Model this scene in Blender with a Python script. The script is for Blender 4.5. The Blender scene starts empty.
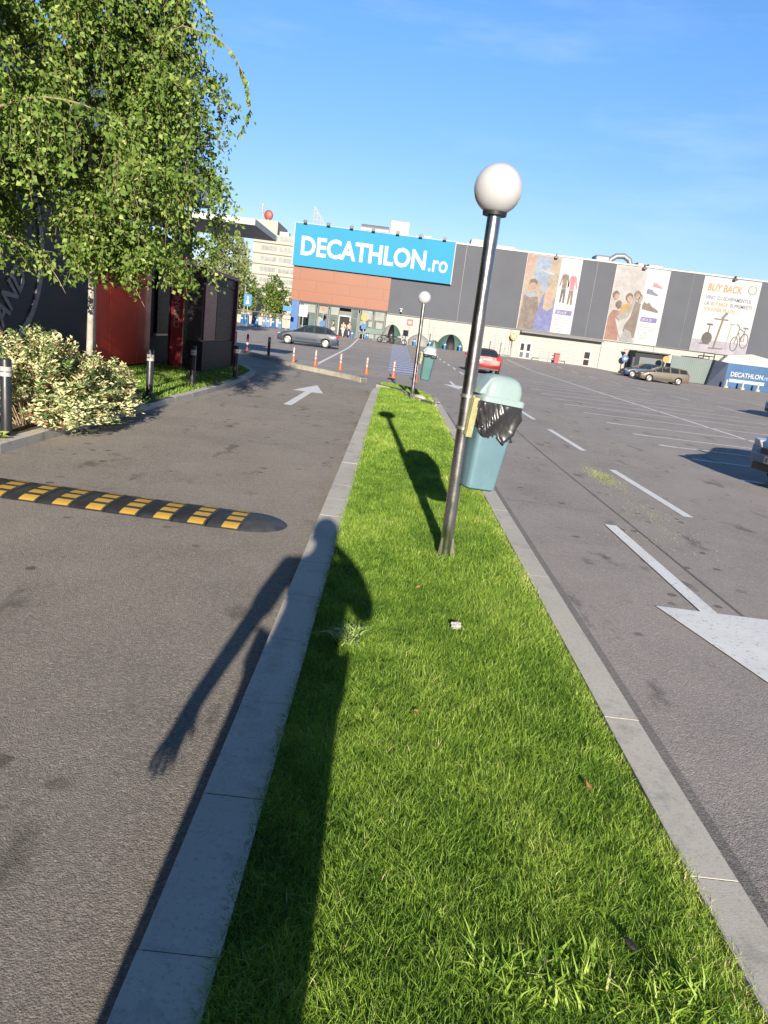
import bpy, bmesh, math, random
import numpy as np
from mathutils import Vector, Matrix

R = math.radians
random.seed(11)
rng = np.random.default_rng(11)
scene = bpy.context.scene
COL = scene.collection

# ------------------------------------------------------------------ helpers
def sm(t):
    t = max(0.0, min(1.0, t)); return t * t * (3 - 2 * t)

def gz(x, y):
    """height of the paved ground: flat car park, a slight rise in front of the store"""
    return 0.40 * sm((y - 56) / 30) * sm((30 - x) / 8) + 0.05 * sm((y - 60) / 25)

def tag(o, label=None, cat=None, group=None, kind=None):
    if label: o['label'] = label
    if cat: o['category'] = cat
    if group: o['group'] = group
    if kind: o['kind'] = kind
    return o

def thing(name, label, cat, loc=(0, 0, 0), rz=0.0, group=None):
    o = bpy.data.objects.new(name, None)
    o.empty_display_size = 0.2
    COL.objects.link(o)
    o.location = loc; o.rotation_euler = (0, 0, rz)
    return tag(o, label, cat, group)

def link_mesh(name, me, mat=None, parent=None, smooth=False):
    o = bpy.data.objects.new(name, me)
    COL.objects.link(o)
    if mat is not None:
        me.materials.clear(); me.materials.append(mat)
    if parent is not None: o.parent = parent
    if smooth:
        for p in me.polygons: p.use_smooth = True
    return o

def copy_tree(o, parent=None):
    c = o.copy(); COL.objects.link(c)
    if parent is not None: c.parent = parent
    for ch in list(o.children): copy_tree(ch, c)
    return c

class MB:
    def __init__(s): s.v = []; s.f = []
    def add(s, vs, fs):
        n = len(s.v); s.v += [tuple(v) for v in vs]; s.f += [tuple(i + n for i in f) for f in fs]; return s
    def box(s, x0, x1, y0, y1, z0, z1, m=None):
        vs = [(x, y, z) for z in (z0, z1) for y in (y0, y1) for x in (x0, x1)]
        if m is not None: vs = [m @ Vector(v) for v in vs]
        return s.add(vs, [(0, 2, 3, 1), (4, 5, 7, 6), (0, 1, 5, 4), (2, 6, 7, 3), (0, 4, 6, 2), (1, 3, 7, 5)])
    def prism(s, pts, a, b, axis='y'):
        """2D outline extruded along an axis from a to b"""
        n = len(pts)
        def P(p, t):
            if axis == 'y': return (p[0], t, p[1])
            if axis == 'x': return (t, p[0], p[1])
            return (p[0], p[1], t)
        vs = [P(p, a) for p in pts] + [P(p, b) for p in pts]
        fs = [tuple(range(n))[::-1], tuple(range(n, 2 * n))] + [(i, (i + 1) % n, n + (i + 1) % n, n + i) for i in range(n)]
        return s.add(vs, fs)
    def tube(s, pts, rad, n=10, cap=True):
        pts = [Vector(p) for p in pts]
        if not hasattr(rad, '__len__'): rad = [rad] * len(pts)
        rings = []
        ref = Vector((0, 0, 1))
        for i, p in enumerate(pts):
            d = (pts[min(i + 1, len(pts) - 1)] - pts[max(i - 1, 0)]).normalized()
            r_ = ref if abs(d.dot(ref)) < 0.95 else Vector((1, 0, 0))
            u = d.cross(r_).normalized(); w = d.cross(u).normalized()
            rings.append([p + (u * math.cos(2 * math.pi * k / n) + w * math.sin(2 * math.pi * k / n)) * rad[i] for k in range(n)])
        vs = [v for r in rings for v in r]
        fs = []
        for i in range(len(pts) - 1):
            for k in range(n):
                fs.append((i * n + k, i * n + (k + 1) % n, (i + 1) * n + (k + 1) % n, (i + 1) * n + k))
        if cap:
            fs.append(tuple(range(n))[::-1]); fs.append(tuple((len(pts) - 1) * n + k for k in range(n)))
        return s.add(vs, fs)
    def lathe(s, prof, n=24, c=(0, 0, 0)):
        """profile of (r,z) turned about z"""
        vs = []
        for r, z in prof:
            for k in range(n):
                a = 2 * math.pi * k / n
                vs.append((c[0] + r * math.cos(a), c[1] + r * math.sin(a), c[2] + z))
        fs = []
        for i in range(len(prof) - 1):
            for k in range(n):
                fs.append((i * n + k, i * n + (k + 1) % n, (i + 1) * n + (k + 1) % n, (i + 1) * n + k))
        fs.append(tuple(range(n))[::-1]); fs.append(tuple((len(prof) - 1) * n + k for k in range(n)))
        return s.add(vs, fs)
    def ell(s, c, r, nu=16, nv=10):
        prof = [(math.sin(math.pi * (i + 0.02) / (nv + 0.04)), -math.cos(math.pi * (i + 0.02) / (nv + 0.04))) for i in range(nv + 1)]
        vs = []
        for rr, z in prof:
            for k in range(nu):
                a = 2 * math.pi * k / nu
                vs.append((c[0] + r[0] * rr * math.cos(a), c[1] + r[1] * rr * math.sin(a), c[2] + r[2] * z))
        fs = []
        for i in range(nv):
            for k in range(nu):
                fs.append((i * nu + k, i * nu + (k + 1) % nu, (i + 1) * nu + (k + 1) % nu, (i + 1) * nu + k))
        fs.append(tuple(range(nu))[::-1]); fs.append(tuple(nv * nu + k for k in range(nu)))
        return s.add(vs, fs)
    def build(s, name, mat, parent=None, smooth=False, bevel=0, autos=None, loc=None):
        me = bpy.data.meshes.new(name)
        me.from_pydata(s.v, [], s.f); me.update()
        o = link_mesh(name, me, mat, parent, smooth or autos is not None)
        if autos is not None: me.set_sharp_from_angle(angle=R(autos))
        if bevel:
            b = o.modifiers.new('bevel', 'BEVEL'); b.width = bevel; b.segments = 2; b.limit_method = 'ANGLE'; b.angle_limit = R(40)
        if loc is not None: o.location = loc
        return o

def bake(o):
    """apply an object's modifiers into its mesh"""
    bpy.context.view_layer.update()
    dg = bpy.context.evaluated_depsgraph_get()
    me = bpy.data.meshes.new_from_object(o.evaluated_get(dg))
    o.modifiers.clear(); o.data = me
    return o

def text_mesh(name, s, size, mat, parent, loc, rot, width=None, bold=0.0, ext=0.01, shear=0.0, height=None, align='LEFT', space=1.0):
    cu = bpy.data.curves.new(name, 'FONT'); cu.body = s; cu.size = size; cu.extrude = ext; cu.offset = bold
    cu.shear = shear; cu.align_x = align; cu.space_character = space; cu.resolution_u = 3
    t = bpy.data.objects.new(name, cu); COL.objects.link(t)
    bpy.context.view_layer.update()
    dg = bpy.context.evaluated_depsgraph_get()
    me = bpy.data.meshes.new_from_object(t.evaluated_get(dg))
    bpy.data.objects.remove(t)
    co = np.array([v.co[:] for v in me.vertices])
    if len(co):
        lo, hi = co.min(0), co.max(0)
        sx = width / (hi[0] - lo[0]) if width else 1
        sy = height / (hi[1] - lo[1]) if height else (sx if width else 1)
        for v in me.vertices:
            v.co.x = (v.co.x - lo[0]) * sx; v.co.y = (v.co.y - lo[1]) * sy
    o = link_mesh(name, me, mat, parent)
    o.location = loc; o.rotation_euler = rot
    return o

# ------------------------------------------------------------------ materials
MATS = {}
def nt(name):
    m = bpy.data.materials.new(name); m.use_nodes = True
    n = m.node_tree; n.nodes.clear()
    out = n.nodes.new('ShaderNodeOutputMaterial')
    return m, n, out
def N(t, typ, **kw):
    n = t.nodes.new(typ)
    for k, v in kw.items(): setattr(n, k, v)
    return n
def ramp(t, fac, stops, interp='LINEAR'):
    r = N(t, 'ShaderNodeValToRGB'); r.color_ramp.interpolation = interp
    els = r.color_ramp.elements
    while len(els) < len(stops): els.new(0.5)
    for e, (p, c) in zip(els, stops):
        e.position = p; e.color = (c[0], c[1], c[2], 1) if hasattr(c, '__len__') else (c, c, c, 1)
    t.links.new(fac, r.inputs[0]); return r.outputs[0]
def noise(t, vec, scale, detail=4, rough=0.55):
    n = N(t, 'ShaderNodeTexNoise'); n.inputs['Scale'].default_value = scale
    n.inputs['Detail'].default_value = detail; n.inputs['Roughness'].default_value = rough
    if vec is not None: t.links.new(vec, n.inputs['Vector'])
    return n.outputs['Fac']
def mixc(t, fac, a, b, blend='MIX'):
    m = N(t, 'ShaderNodeMix', data_type='RGBA', blend_type=blend)
    for i, x in ((0, fac), (6, a), (7, b)):
        if hasattr(x, 'is_linked'): t.links.new(x, m.inputs[i])
        elif i == 0: m.inputs[i].default_value = x
        else: m.inputs[i].default_value = (x[0], x[1], x[2], 1)
    return m.outputs[2]
def bump(t, h, strength, dist=0.01):
    b = N(t, 'ShaderNodeBump'); b.inputs['Strength'].default_value = strength; b.inputs['Distance'].default_value = dist
    t.links.new(h, b.inputs['Height']); return b.outputs['Normal']

def M(name, col, rough=0.55, metal=0.0, var=0.12, scale=6.0, bmp=0.0, bscale=60.0, coat=0.0, spec=0.5, trans=0.0):
    if name in MATS: return MATS[name]
    m, t, out = nt(name)
    p = N(t, 'ShaderNodeBsdfPrincipled')
    tc = N(t, 'ShaderNodeTexCoord').outputs['Object']
    f = noise(t, tc, scale, 5)
    lo = [c * (1 - var) for c in col]; hi = [min(1, c * (1 + var)) for c in col]
    c = ramp(t, f, [(0.3, lo), (0.7, hi)])
    t.links.new(c, p.inputs['Base Color'])
    r = ramp(t, noise(t, tc, scale * 2.3, 4), [(0.3, max(0, rough - 0.08)), (0.7, min(1, rough + 0.08))])
    t.links.new(r, p.inputs['Roughness'])
    p.inputs['Metallic'].default_value = metal
    p.inputs['Specular IOR Level'].default_value = spec
    p.inputs['Coat Weight'].default_value = coat
    p.inputs['Coat Roughness'].default_value = 0.05
    if trans: p.inputs['Transmission Weight'].default_value = trans
    if bmp: t.links.new(bump(t, noise(t, tc, bscale, 3), bmp), p.inputs['Normal'])
    t.links.new(p.outputs[0], out.inputs[0])
    MATS[name] = m; return m

def asphalt(name, base, warm, agg=1.0, stains=True, cracks=True):
    m, t, out = nt(name)
    p = N(t, 'ShaderNodeBsdfPrincipled')
    pos = N(t, 'ShaderNodeNewGeometry').outputs['Position']
    big = noise(t, pos, 0.22, 6, 0.6); mid = noise(t, pos, 1.7, 6, 0.65); fine = noise(t, pos, 120, 3, 0.7)
    c = ramp(t, mid, [(0.25, [b * 0.80 for b in base]), (0.5, base), (0.78, warm)])
    c = mixc(t, ramp(t, big, [(0.38, 0.0), (0.66, 0.65)]), c, [b * 1.16 for b in warm])
    c = mixc(t, ramp(t, noise(t, pos, 0.75, 5, 0.7), [(0.28, 0.45), (0.5, 0.0)]), c, [b * 0.62 for b in base])
    # aggregate specks
    vo = N(t, 'ShaderNodeTexVoronoi'); vo.inputs['Scale'].default_value = 95; t.links.new(pos, vo.inputs['Vector'])
    sp = N(t, 'ShaderNodeSeparateColor'); t.links.new(vo.outputs['Color'], sp.inputs[0])
    c = mixc(t, ramp(t, sp.outputs[0], [(0.0, 0.0), (0.55, 0.12), (1.0, 0.55)]), c, [min(1, b * 1.55) for b in warm])
    c = mixc(t, ramp(t, fine, [(0.3, 0.6), (0.55, 0.0)]), c, [b * 0.45 for b in base])
    if stains:
        mp = N(t, 'ShaderNodeMapping'); mp.inputs['Scale'].default_value = (2.6, 1.1, 1); t.links.new(pos, mp.inputs[0])
        st = noise(t, mp.outputs[0], 0.85, 7, 0.62)
        c = mixc(t, ramp(t, st, [(0.60, 0.0), (0.67, 0.65), (0.8, 0.8)]), c, [b * 0.42 for b in base])
        # small drip marks
        st2 = N(t, 'ShaderNodeTexVoronoi'); st2.inputs['Scale'].default_value = 3.4; t.links.new(pos, st2.inputs['Vector'])
        st3 = N(t, 'ShaderNodeMath', operation='ADD'); t.links.new(st2.outputs['Distance'], st3.inputs[0])
        q = N(t, 'ShaderNodeMath', operation='MULTIPLY'); q.inputs[1].default_value = 0.35; t.links.new(noise(t, pos, 9, 4), q.inputs[0]); t.links.new(q.outputs[0], st3.inputs[1])
        msk = ramp(t, noise(t, pos, 0.5, 2), [(0.46, 0.0), (0.56, 1.0)])
        d = ramp(t, st3.outputs[0], [(0.27, 0.75), (0.34, 0.0)])
        mm = N(t, 'ShaderNodeMath', operation='MULTIPLY'); t.links.new(msk, mm.inputs[0]); t.links.new(d, mm.inputs[1])
        c = mixc(t, mm.outputs[0], c, [b * 0.3 for b in base])
        # cracks / seams
        crk = 0.5 if cracks else 0.0
        cr = N(t, 'ShaderNodeTexVoronoi', feature='DISTANCE_TO_EDGE'); cr.inputs['Scale'].default_value = 0.16
        wv = N(t, 'ShaderNodeVectorMath', operation='ADD'); nz = N(t, 'ShaderNodeTexNoise'); nz.inputs['Scale'].default_value = 0.8; nz.inputs['Detail'].default_value = 6
        t.links.new(pos, nz.inputs['Vector']); t.links.new(pos, wv.inputs[0]); t.links.new(nz.outputs['Color'], wv.inputs[1]); t.links.new(wv.outputs[0], cr.inputs['Vector'])
        c = mixc(t, ramp(t, cr.outputs['Distance'], [(0.0, crk), (0.004, 0.0)]), c, [b * 0.4 for b in base])
    t.links.new(c, p.inputs['Base Color'])
    p.inputs['Roughness'].default_value = 0.9; p.inputs['Specular IOR Level'].default_value = 0.25
    vb = N(t, 'ShaderNodeTexVoronoi'); vb.inputs['Scale'].default_value = 150; t.links.new(pos, vb.inputs['Vector'])
    vb2 = noise(t, pos, 38, 9, 0.82)
    vm = N(t, 'ShaderNodeMath', operation='MULTIPLY'); vm.inputs[1].default_value = 0.35; t.links.new(vb.outputs['Distance'], vm.inputs[0])
    ad = N(t, 'ShaderNodeMath', operation='SUBTRACT'); t.links.new(vb2, ad.inputs[0]); t.links.new(vm.outputs[0], ad.inputs[1])
    t.links.new(bump(t, ad.outputs[0], 0.5 * agg, 0.018), p.inputs['Normal'])
    t.links.new(p.outputs[0], out.inputs[0]); MATS[name] = m; return m

def leaf_mat(name, stops, trans=0.35, rough=0.5):
    m, t, out = nt(name)
    a = N(t, 'ShaderNodeAttribute', attribute_name='rnd').outputs['Fac']
    c = ramp(t, a, stops)
    p = N(t, 'ShaderNodeBsdfPrincipled'); p.inputs['Roughness'].default_value = rough; p.inputs['Specular IOR Level'].default_value = 0.35
    t.links.new(c, p.inputs['Base Color'])
    tr = N(t, 'ShaderNodeBsdfTranslucent'); t.links.new(mixc(t, 1.0, c, (1.0, 1.0, 0.55), 'MULTIPLY'), tr.inputs[0])
    mx = N(t, 'ShaderNodeMixShader'); mx.inputs[0].default_value = trans
    t.links.new(p.outputs[0], mx.inputs[1]); t.links.new(tr.outputs[0], mx.inputs[2]); t.links.new(mx.outputs[0], out.inputs[0])
    MATS[name] = m; return m

def paint(name, col, worn=0.45):
    m, t, out = nt(name)
    p = N(t, 'ShaderNodeBsdfPrincipled'); pos = N(t, 'ShaderNodeNewGeometry').outputs['Position']
    f = noise(t, pos, 28, 6, 0.75); g_ = noise(t, pos, 3, 4)
    c = mixc(t, ramp(t, f, [(0.34, 0.75), (0.34 + 0.16 * worn + 0.02, 0.0)]), col, [0.13, 0.125, 0.12])
    c = mixc(t, ramp(t, g_, [(0.3, 0.3), (0.7, 0.0)]), c, [x * 0.6 for x in col])
    t.links.new(c, p.inputs['Base Color']); p.inputs['Roughness'].default_value = 0.75
    t.links.new(bump(t, noise(t, pos, 70, 4, 0.7), 0.3), p.inputs['Normal'])
    t.links.new(p.outputs[0], out.inputs[0]); MATS[name] = m; return m

def brick_mat(name, c1, c2, mortar, bw, bh, sizeaxis='yz', bm=0.4, rough=0.6):
    m, t, out = nt(name)
    p = N(t, 'ShaderNodeBsdfPrincipled'); tc = N(t, 'ShaderNodeTexCoord').outputs['Object']
    s = N(t, 'ShaderNodeSeparateXYZ'); t.links.new(tc, s.inputs[0]); cb = N(t, 'ShaderNodeCombineXYZ')
    t.links.new(s.outputs[1 if sizeaxis == 'yz' else 0], cb.inputs[0]); t.links.new(s.outputs[2], cb.inputs[1])
    b = N(t, 'ShaderNodeTexBrick'); t.links.new(cb.outputs[0], b.inputs['Vector'])
    b.inputs['Color1'].default_value = (*c1, 1); b.inputs['Color2'].default_value = (*c2, 1); b.inputs['Mortar'].default_value = (*mortar, 1)
    b.inputs['Scale'].default_value = 1; b.inputs['Brick Width'].default_value = bw; b.inputs['Row Height'].default_value = bh
    b.inputs['Mortar Size'].default_value = min(bh, bw) * 0.05
    c = mixc(t, ramp(t, noise(t, tc, 0.6, 6), [(0.3, 0.0), (0.8, 0.5)]), b.outputs['Color'], [x * 0.8 for x in c1])
    t.links.new(c, p.inputs['Base Color']); p.inputs['Roughness'].default_value = rough
    t.links.new(bump(t, b.outputs['Fac'], -bm, 0.02), p.inputs['Normal'])
    t.links.new(p.outputs[0], out.inputs[0]); MATS[name] = m; return m

def ribbed_mat(name, col, axis, period, depth=0.5, rough=0.5, metal=0.0, var=0.08):
    """profiled sheet metal: ribs along one axis as a bump"""
    m, t, out = nt(name)
    p = N(t, 'ShaderNodeBsdfPrincipled'); tc = N(t, 'ShaderNodeTexCoord').outputs['Object']
    s = N(t, 'ShaderNodeSeparateXYZ'); t.links.new(tc, s.inputs[0])
    w = N(t, 'ShaderNodeMath', operation='MULTIPLY'); w.inputs[1].default_value = 2 * math.pi / period; t.links.new(s.outputs['XYZ'.index(axis)], w.inputs[0])
    sn = N(t, 'ShaderNodeMath', operation='SINE'); t.links.new(w.outputs[0], sn.inputs[0])
    c = ramp(t, noise(t, tc, 0.4, 6), [(0.3, [x * (1 - var) for x in col]), (0.7, [x * (1 + var) for x in col])])
    t.links.new(c, p.inputs['Base Color']); p.inputs['Roughness'].default_value = rough; p.inputs['Metallic'].default_value = metal
    t.links.new(bump(t, sn.outputs[0], depth, period * 0.12), p.inputs['Normal'])
    t.links.new(p.outputs[0], out.inputs[0]); MATS[name] = m; return m

m_asph = asphalt('car_park_asphalt', (0.305, 0.272, 0.256), (0.370, 0.330, 0.306), agg=1.3, cracks=False)
m_lane = asphalt('drive_lane_asphalt', (0.285, 0.253, 0.220), (0.365, 0.324, 0.280), agg=1.9, cracks=False)
m_gutter = asphalt('gutter_asphalt', (0.19, 0.175, 0.168), (0.235, 0.215, 0.20), stains=False)
m_white = paint('road_paint', (0.78, 0.78, 0.78))
m_thin = paint('thin_road_paint', (0.80, 0.78, 0.76), 0.2)
m_faint = paint('faint_road_paint', (0.56, 0.53, 0.51), 0.5)
m_kerb, t, out = nt('kerb_concrete')
p = N(t, 'ShaderNodeBsdfPrincipled'); pos = N(t, 'ShaderNodeNewGeometry').outputs['Position']
c = ramp(t, noise(t, pos, 1.1, 7, 0.65), [(0.3, (0.45, 0.415, 0.365)), (0.7, (0.56, 0.52, 0.46))])
c = mixc(t, ramp(t, noise(t, pos, 5.5, 8, 0.7), [(0.52, 0.0), (0.68, 0.55)]), c, (0.24, 0.225, 0.205))
c = mixc(t, ramp(t, noise(t, pos, 60, 4, 0.7), [(0.36, 0.5), (0.46, 0.0)]), c, (0.26, 0.25, 0.23))
c = mixc(t, ramp(t, noise(t, pos, 14, 3, 0.6), [(0.68, 0.0), (0.74, 0.5)]), c, (0.62, 0.60, 0.56))
t.links.new(c, p.inputs['Base Color']); p.inputs['Roughness'].default_value = 0.9
t.links.new(bump(t, noise(t, pos, 130, 5, 0.7), 0.22, 0.006), p.inputs['Normal']); t.links.new(p.outputs[0], out.inputs[0])
m_kerb2 = M('old_kerb_concrete', (0.36, 0.335, 0.275), 0.9, var=0.2, scale=4, bmp=0.4, bscale=50)
m_kerbd = M('kerb_joint', (0.10, 0.10, 0.09), 0.9)
m_soil = M('lawn_soil', (0.085, 0.085, 0.03), 0.95, var=0.35, scale=12, bmp=0.6, bscale=40)
m_bed = M('bed_soil', (0.07, 0.06, 0.045), 0.95, var=0.35, scale=8, bmp=0.6, bscale=40)
m_steel = M('polished_steel', (0.46, 0.445, 0.45), 0.25, metal=1.0, var=0.06, scale=3)
m_blackpl = M('black_plastic', (0.018, 0.018, 0.02), 0.45, var=0.2)
m_globe = M('opal_globe', (0.43, 0.435, 0.45), 0.16, var=0.02, coat=0.3)
m_bin = M('teal_plastic', (0.105, 0.188, 0.228), 0.42, var=0.09, scale=7, bmp=0.05, bscale=30)
m_lid = M('pale_teal_plastic', (0.245, 0.325, 0.33), 0.38, var=0.08, scale=6)
m_bin2 = M('deep_teal_plastic', (0.03, 0.115, 0.12), 0.42, var=0.09, scale=7)
m_bag = M('black_bag_film', (0.026, 0.026, 0.030), 0.34, var=0.2, scale=9, spec=0.7, bmp=0.12, bscale=14)
m_bracket = M('yellowed_bracket', (0.3, 0.285, 0.14), 0.6, var=0.2, scale=14)
m_strap = M('steel_band', (0.34, 0.325, 0.29), 0.4, metal=0.8, var=0.1)
m_rubber = M('black_rubber', (0.045, 0.046, 0.05), 0.62, var=0.35, scale=9, bmp=0.3, bscale=70)
m_yellow = paint('yellow_reflector', (0.56, 0.34, 0.05), 0.45)
m_bollard = M('bollard_black', (0.022, 0.024, 0.030), 0.4, var=0.15)
m_band = M('white_band', (0.42, 0.41, 0.39), 0.4, var=0.08)
m_band2 = M('orange_band', (0.75, 0.45, 0.25), 0.4, var=0.08)
m_brick = brick_mat('charcoal_brick', (0.014, 0.015, 0.020), (0.010, 0.011, 0.015), (0.006, 0.006, 0.008), 0.42, 0.11)
m_redpan = M('red_cladding', (0.9, 0.075, 0.03), 0.38, var=0.1, scale=1.2, coat=0.2)
m_reddark = M('seam_dark', (0.05, 0.006, 0.006), 0.6)
m_crimson = M('crimson_totem', (0.32, 0.013, 0.025), 0.38, var=0.06)
m_plum = M('plum_frame', (0.12, 0.016, 0.04), 0.4, var=0.1)
m_beige = M('beige_metal', (0.50, 0.42, 0.36), 0.35, metal=0.3, var=0.08)
m_char = M('charcoal_panel', (0.016, 0.017, 0.022), 0.6, var=0.1, spec=0.25)
m_screen = M('dark_screen', (0.008, 0.007, 0.010), 0.5, var=0.1, spec=0.2)
m_fascia = M('white_fascia', (0.46, 0.47, 0.5), 0.4, var=0.06, scale=1.5)
m_canopy = M('canopy_metal', (0.4, 0.41, 0.42), 0.45, var=0.1, scale=2)
m_letterg = M('grey_lettering', (0.17, 0.175, 0.19), 0.5, var=0.05)
m_letterw = M('white_lettering', (0.36, 0.36, 0.36), 0.5, var=0.02)
m_blacktrim = M('dark_trim', (0.02, 0.02, 0.025), 0.45)
# store
m_sgrey = ribbed_mat('grey_store_cladding', (0.058, 0.064, 0.083), 'Z', 0.32, 0.04, 0.7)
m_scream = brick_mat('cream_store_panels', (0.350, 0.345, 0.328), (0.342, 0.337, 0.32), (0.29, 0.285, 0.27), 6.0, 0.93, 'xz', 0.08, 0.75)
m_orange = brick_mat('terracotta_panels', (0.195, 0.056, 0.016), (0.187, 0.053, 0.015), (0.15, 0.042, 0.012), 4.0, 1.28, 'xz', 0.35, 0.5)
m_cyan = M('cyan_sign', (0.04, 0.222, 0.365), 0.85, var=0.02, scale=0.4, spec=0.1)
m_column = M('blue_column', (0.003, 0.075, 0.25), 0.4, var=0.04)
m_cap = M('white_parapet', (0.34, 0.34, 0.335), 0.5, var=0.08, scale=0.4)
m_bwhite = M('banner_white', (0.34, 0.33, 0.335), 0.55, var=0.03, scale=0.5)
m_glass = M('store_glass', (0.1, 0.135, 0.128), 0.08, var=0.35, scale=0.5, spec=0.8)
m_frame = M('grey_frame', (0.085, 0.09, 0.095), 0.45)
m_greenband = M('green_window_band', (0.055, 0.115, 0.105), 0.4, var=0.2, scale=0.6)
m_poster = M('window_poster', (0.16, 0.18, 0.168), 0.5, var=0.15, scale=0.8)
m_duct = M('galvanised_duct', (0.2, 0.21, 0.225), 0.45, metal=0.3, var=0.15, scale=0.8)
m_acunit = M('white_unit', (0.26, 0.255, 0.24), 0.5, var=0.08, scale=0.7)
m_corr = ribbed_mat('pale_corrugated', (0.14, 0.175, 0.172), 'X', 0.22, 0.8, 0.45)
m_gable = ribbed_mat('white_corrugated', (0.33, 0.33, 0.325), 'X', 0.3, 0.6, 0.5)
m_tarp = M('blue_tarpaulin', (0.012, 0.078, 0.195), 0.45, var=0.15, scale=0.9, bmp=0.4, bscale=2.5)
m_navy = M('navy_tarpaulin', (0.006, 0.017, 0.055), 0.5, var=0.2, scale=0.9, bmp=0.3, bscale=3)
m_skin = M('skin', (0.50, 0.30, 0.22), 0.55, var=0.05)
m_hair = M('dark_hair', (0.03, 0.022, 0.018), 0.6)
m_carglass = M('car_glass', (0.020, 0.028, 0.030), 0.06, var=0.1, spec=0.8)
m_tyre = M('tyre', (0.02, 0.02, 0.021), 0.8)
m_rim = M('alloy_rim', (0.26, 0.26, 0.255), 0.35, metal=0.6, var=0.06)
m_headl = M('headlight', (0.35, 0.36, 0.37), 0.12, var=0.15, scale=20, coat=0.6)
m_taill = M('taillight', (0.42, 0.012, 0.015), 0.2, coat=0.6)
m_plate = M('number_plate_white', (0.3, 0.3, 0.29), 0.5, var=0.04)
m_bark = M('birch_bark', (0.36, 0.33, 0.29), 0.8, var=0.35, scale=9, bmp=0.4, bscale=22)
m_twig = M('twig_bark', (0.30, 0.22, 0.14), 0.8, var=0.2)
m_trunk = M('dark_bark', (0.12, 0.09, 0.065), 0.9, var=0.3, scale=5)
m_leaf = leaf_mat('birch_leaf', [(0.0, (0.058, 0.115, 0.022)), (0.5, (0.165, 0.260, 0.046)), (0.85, (0.37, 0.45, 0.125)), (1.0, (0.54, 0.55, 0.20))], 0.28)
m_vleaf = leaf_mat('variegated_leaf', [(0.0, (0.06, 0.11, 0.035)), (0.35, (0.13, 0.20, 0.06)), (0.55, (0.58, 0.60, 0.30)), (0.94, (0.82, 0.80, 0.50)), (0.98, (0.36, 0.14, 0.06)), (1.0, (0.26, 0.09, 0.05))], 0.2, 0.6)
m_grass = leaf_mat('grass_blade', [(0.0, (0.11, 0.225, 0.026)), (0.4, (0.285, 0.455, 0.058)), (0.7, (0.43, 0.56, 0.10)), (0.88, (0.55, 0.62, 0.17)), (1.0, (0.76, 0.67, 0.38))], 0.36, 0.5)
m_treeA = leaf_mat('pale_tree_leaf', [(0.0, (0.14, 0.18, 0.07)), (1.0, (0.32, 0.36, 0.14))], 0.3)
m_treeB = leaf_mat('green_tree_leaf', [(0.0, (0.035, 0.085, 0.018)), (1.0, (0.20, 0.27, 0.05))], 0.25)
m_weed = leaf_mat('weed_leaf', [(0.0, (0.16, 0.28, 0.06)), (1.0, (0.40, 0.50, 0.17))], 0.25)

# ------------------------------------------------------------------ camera, world, sun
F_PX, ROLL, PITCH, YAW = 710.0, R(7.0), math.atan(180 / 710.0), R(0.783)
fw = Vector((math.sin(YAW) * math.cos(PITCH), math.cos(YAW) * math.cos(PITCH), -math.sin(PITCH)))
rr = Vector((math.cos(YAW), -math.sin(YAW), 0)); uu = rr.cross(fw)
cx_ = math.cos(ROLL) * rr + math.sin(ROLL) * uu
cy_ = -math.sin(ROLL) * rr + math.cos(ROLL) * uu
cam = bpy.data.cameras.new('camera'); co = bpy.data.objects.new('camera', cam); COL.objects.link(co)
mw = Matrix.Identity(4)
for i in range(3):
    mw[i][0] = cx_[i]; mw[i][1] = cy_[i]; mw[i][2] = -fw[i]
mw[2][3] = 1.70
co.matrix_world = mw
cam.sensor_fit = 'HORIZONTAL'; cam.sensor_width = 36; cam.lens = F_PX / 768 * 36
cam.clip_start = 0.05; cam.clip_end = 5000
scene.camera = co

SUN_EL, SUN_OFF = R(16.3), R(3.6)
w = bpy.data.worlds.new('World'); scene.world = w; w.use_nodes = True
t = w.node_tree; t.nodes.clear()
wo = N(t, 'ShaderNodeOutputWorld'); bg = N(t, 'ShaderNodeBackground'); sk = N(t, 'ShaderNodeTexSky')
sk.sky_type = 'NISHITA'; sk.sun_disc = False; sk.sun_elevation = SUN_EL; sk.sun_rotation = math.pi - SUN_OFF
sk.altitude = 100; sk.air_density = 1.0; sk.dust_density = 0.1; sk.ozone_density = 1.5
bg.inputs[1].default_value = 0.11
# thin cirrus wisps
tc = N(t, 'ShaderNodeTexCoord').outputs['Generated']
mp = N(t, 'ShaderNodeMapping'); mp.inputs['Scale'].default_value = (1.3, 1.0, 7.0); mp.inputs['Rotation'].default_value = (0.0, R(8), 0); t.links.new(tc, mp.inputs[0])
ci = noise(t, mp.outputs[0], 2.6, 8, 0.6)
cov = ramp(t, noise(t, tc, 1.7, 3), [(0.42, 0.0), (0.62, 1.0)])
cm = N(t, 'ShaderNodeMath', operation='MULTIPLY'); t.links.new(ramp(t, ci, [(0.50, 0.0), (0.8, 0.16)]), cm.inputs[0]); t.links.new(cov, cm.inputs[1])
hs = N(t, 'ShaderNodeHueSaturation'); hs.inputs['Saturation'].default_value = 1.12
szz = N(t, 'ShaderNodeSeparateXYZ'); t.links.new(tc, szz.inputs[0])
skc = mixc(t, 1.0, sk.outputs[0], ramp(t, szz.outputs[2], [(0.0, (0.54, 0.52, 0.67)), (0.12, (0.60, 0.61, 0.80)), (0.35, (0.72, 0.82, 1.02)), (0.8, (0.72, 0.80, 0.9))]), 'MULTIPLY')
ymap = N(t, 'ShaderNodeMapRange'); ymap.inputs[1].default_value = -1; ymap.inputs[2].default_value = 1; t.links.new(szz.outputs[1], ymap.inputs[0])
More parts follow.
